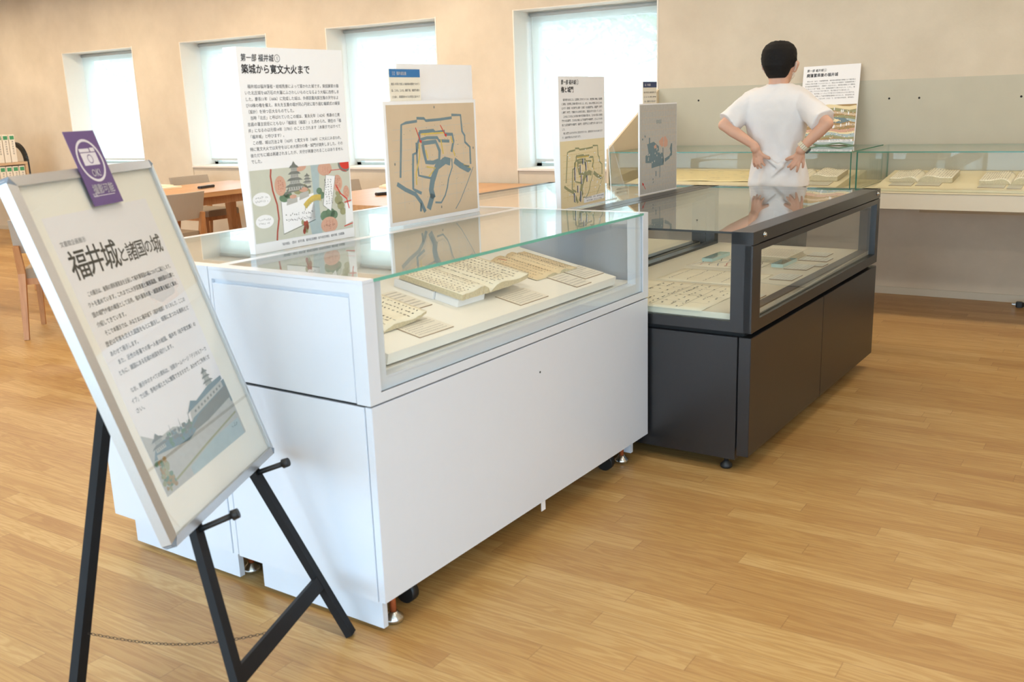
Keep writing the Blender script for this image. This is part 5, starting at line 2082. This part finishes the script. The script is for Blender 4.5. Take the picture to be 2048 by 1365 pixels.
# face details (turned to the wall)
b = B()
for s in (-1, 1):
    b.loft([ell(hx + -.004 + s * .032, hy + .088, z, r, r * .6, 10) for z, r in ((1.531, .004), (1.534, .011), (1.539, .011), (1.542, .004))])
obj('eyes', b, M('eye_dark', (.02, .015, .012, 1), rough=.2), man, True)
# hair: full back of the head down to the nape, with tufts
b = B()
b.loft([ell(hx + dx, hy + dy, z, rx, ry, 40, 2.1) for z, rx, ry, dx, dy in ((1.455, .045, .030, .002, -.036), (1.470, .058, .048, .002, -.036), (1.495, .069, .064, .002, -.038), (1.52, .079, .076, 0, -.036), (1.55, .091, .096, 0, -.016), (1.58, .093, .104, 0, -.006), (1.605, .088, .102, 0, -.004), (1.630, .072, .086, 0, -.004), (1.648, .044, .055, 0, -.004))])
rnd = random.Random(21)
for k in range(900):
    a = rnd.uniform(0, 2 * PI)
    e_ = rnd.uniform(-.45, 1.5)
    d = Vector((math.cos(a) * math.cos(e_), math.sin(a) * math.cos(e_), math.sin(e_)))
    if d.y > .45 and d.z < .45:
        continue
    c0 = Vector((hx, hy - .008, 1.562))
    p = c0 + Vector((d.x * .087, d.y * .095, d.z * .084))
    down = Vector((rnd.uniform(-.35, .35), rnd.uniform(-.35, .35), -1))
    tang = (down - d * down.dot(d)).normalized()
    fall = tang * rnd.uniform(.022, .036) + d * rnd.uniform(.001, .005)
    capsule(b, p, p + fall, .0062, .0018, 6, 2)
hair = obj('hair', b, HAIR, man)
bake(hair, [('REMESH', dict(mode='VOXEL', voxel_size=.0042, adaptivity=0.0)), ('SMOOTH', dict(factor=.4, iterations=1))])
for p in hair.data.polygons:
    p.use_smooth = True
# face mask with ear loop
b = B()
b.loft([ell(hx + .012, hy + dy, z, rx, ry, 20) for z, rx, ry, dy in ((1.442, .030, .030, .070), (1.46, .050, .036, .074), (1.49, .052, .040, .076), (1.512, .034, .032, .078))])
obj('face_mask', b, M('mask_white', rgb(236, 232, 226), rough=.9), man, True)
b = B()
for s in (-1, 1):
    pts = [Vector((hx + s * .058, hy + .075, 1.505)), Vector((hx + s * .078, hy + .03, 1.53)), Vector((hx + s * .096, hy - .004, 1.535)), Vector((hx + s * .094, hy - .010, 1.505)), Vector((hx + s * .072, hy + .03, 1.478)), Vector((hx + s * .050, hy + .075, 1.465))]
    for a_, c_ in zip(pts[:-1], pts[1:]):
        b.rod(a_, c_, .0018, n=6)
obj('mask_loop', b, M('mask_white', rgb(236, 232, 226)), man)

# T-shirt: trunk, sleeves, folds
b = B()
rings = []
NR = 64
for z, rx, ry, cx, cy, fold in ((.868, .170, .118, -.006, .012, .004), (.90, .167, .118, -.006, .012, .006), (.95, .157, .113, -.006, .012, .007), (1.00, .146, .106, -.006, .014, .007), (1.05, .138, .101, -.008, .014, .006), (1.10, .141, .102, -.012, .012, .005), (1.16, .158, .108, -.020, .008, .004),
                                (1.22, .174, .112, -.024, .004, .002), (1.28, .184, .110, -.026, .002, .001), (1.33, .188, .100, -.026, .004, .0), (1.366, .178, .088, -.024, .006, 0), (1.392, .146, .074, -.022, .008, 0), (1.410, .098, .062, -.020, .010, 0), (1.424, .066, .056, -.018, .012, 0)):
    r = ell(cx, cy, z, rx, ry, NR, 2.35)
    q = []
    for i, (x, y, zz) in enumerate(r):
        t_ = 2 * PI * i / NR
        f = fold * (math.sin(t_ * 7 + z * 14) + .6 * math.sin(t_ * 12 - z * 30)) * (.4 + .6 * abs(math.sin(t_)))
        hemd = .012 * math.sin(t_ * 3 + .5) if z < .88 else 0
        q.append((x + f * math.cos(t_), y + f * math.sin(t_), zz + hemd * .5))
    rings.append(q)
b.loft(rings)
# bulge of loose cloth over the lower back and diagonal pull folds
for (p0, p1, r0, r1) in ((Q(-1.80, 5.288, 1.055), Q(-1.715, 5.292, .985), .014, .012), (Q(-1.715, 5.292, .985), Q(-1.655, 5.300, 1.03), .012, .011), (Q(-1.745, 5.296, .93), Q(-1.69, 5.292, .985), .008, .012),
                         (Q(-1.80, 5.304, .89), Q(-1.79, 5.304, .97), .010, .006)):
    capsule(b, p0, p1, r0, r1, 12)
for S_, E_ in ((SL, EL), (SR, ER)):
    s = -1 if S_ is SL else 1
    d = (E_ - S_)
    end = S_ + d * .80
    n_ = d.normalized()
    a = n_.orthogonal().normalized()
    c_ = n_.cross(a)
    rr = []
    for u, r in ((-.30, .045), (0, .062), (.25, .064), (.5, .066), (.75, .069), (.86, .071)):
        c0 = S_ + d * u + Vector((0, 0, -.010 * u))
        ring = []
        for j in range(24):
            t_ = 2 * PI * j / 24
            k_ = 1 + .05 * math.sin(t_ * 5 + u * 6)
            ring.append(tuple(c0 + a * (r * k_ * math.cos(t_)) + c_ * (r * k_ * math.sin(t_))))
        rr.append(ring)
    b.loft(rr)
shirt = obj('t_shirt', b, SHIRT, man)
ctex = bpy.data.textures.new('cloth_creases', 'CLOUDS')
ctex.noise_scale = .11
ctex.noise_depth = 2
bake(shirt, [('REMESH', dict(mode='VOXEL', voxel_size=.0065, adaptivity=0.0)), ('SMOOTH', dict(factor=.5, iterations=3)), ('DISPLACE', dict(texture=ctex, strength=.016, mid_level=.5, texture_coords='LOCAL'))])
for p in shirt.data.polygons:
    p.use_smooth = True
# collar ribbing and sewn hem line
b = B()
n = 40
pr = [Vector((-.018 + .062 * math.cos(2 * PI * i / n), .012 + .056 * math.sin(2 * PI * i / n), 1.421 + .004 * math.sin(2 * PI * i / n))) for i in range(n)]
for i in range(n):
    b.rod(pr[i], pr[(i + 1) % n], .0055, n=8, cap=False)
obj('collar', b, SHIRT, man, True)
# trousers
b = B()
b.loft([ell(-.004, .02, z, rx, ry, 32, 2.3) for z, rx, ry in ((.74, .155, .112), (.80, .158, .114), (.86, .152, .108), (.92, .140, .100))])
for s in (-1, 1):
    b.loft([ell(-.004 + s * x, y, z, r, r * 1.05, 24) for z, r, x, y in ((.78, .092, .072, .02), (.62, .088, .080, .022), (.45, .074, .086, .024), (.25, .066, .090, .018), (.075, .062, .092, .012))])
tr_ = obj('trousers', b, TROU, man)
bake(tr_, [('REMESH', dict(mode='VOXEL', voxel_size=.009, adaptivity=0.0)), ('SMOOTH', dict(factor=.5, iterations=4))])
for p in tr_.data.polygons:
    p.use_smooth = True
for s in (-1, 1):
    b = B()
    x = -.004 + s * .095
    b.loft([ell(x, .055, z, rx, ry, 24, 2.4) for z, rx, ry in ((.0, .046, .135), (.02, .048, .138), (.028, .044, .132), (.05, .042, .125), (.075, .036, .09), (.09, .03, .06))])
    obj('shoe', b, M('black_shoe', (.02, .02, .02, 1), rough=.5), man, True)
# watch on the right wrist
b = B()
wc = ER.lerp(WR, .97)
wd = (WR - ER).normalized()
a = wd.orthogonal().normalized()
c_ = wd.cross(a)
for i in range(18):
    t0, t1 = 2 * PI * i / 18 + .03, 2 * PI * (i + 1) / 18 - .03
    r0, r1 = .0275, .0325
    P_ = lambda t_, r, u: tuple(wc + a * (r * math.cos(t_)) + c_ * (r * math.sin(t_)) + wd * u)
    b.hexa([P_(t0, r0, -.012), P_(t1, r0, -.012), P_(t1, r1, -.012), P_(t0, r1, -.012), P_(t0, r0, .012), P_(t1, r0, .012), P_(t1, r1, .012), P_(t0, r1, .012)])
wband = obj('watch_band', b, M('watch_ivory', rgb(226, 216, 190), rough=.35), man)
dirn = Vector((.35, .25, -.9))
dirn = (dirn - wd * dirn.dot(wd)).normalized()
b = B().rod(wc + dirn * .031, wc + dirn * .040, .018, .016, 20)
obj('watch_case', b, M('watch_dark', (.08, .09, .08, 1), rough=.25), wband)
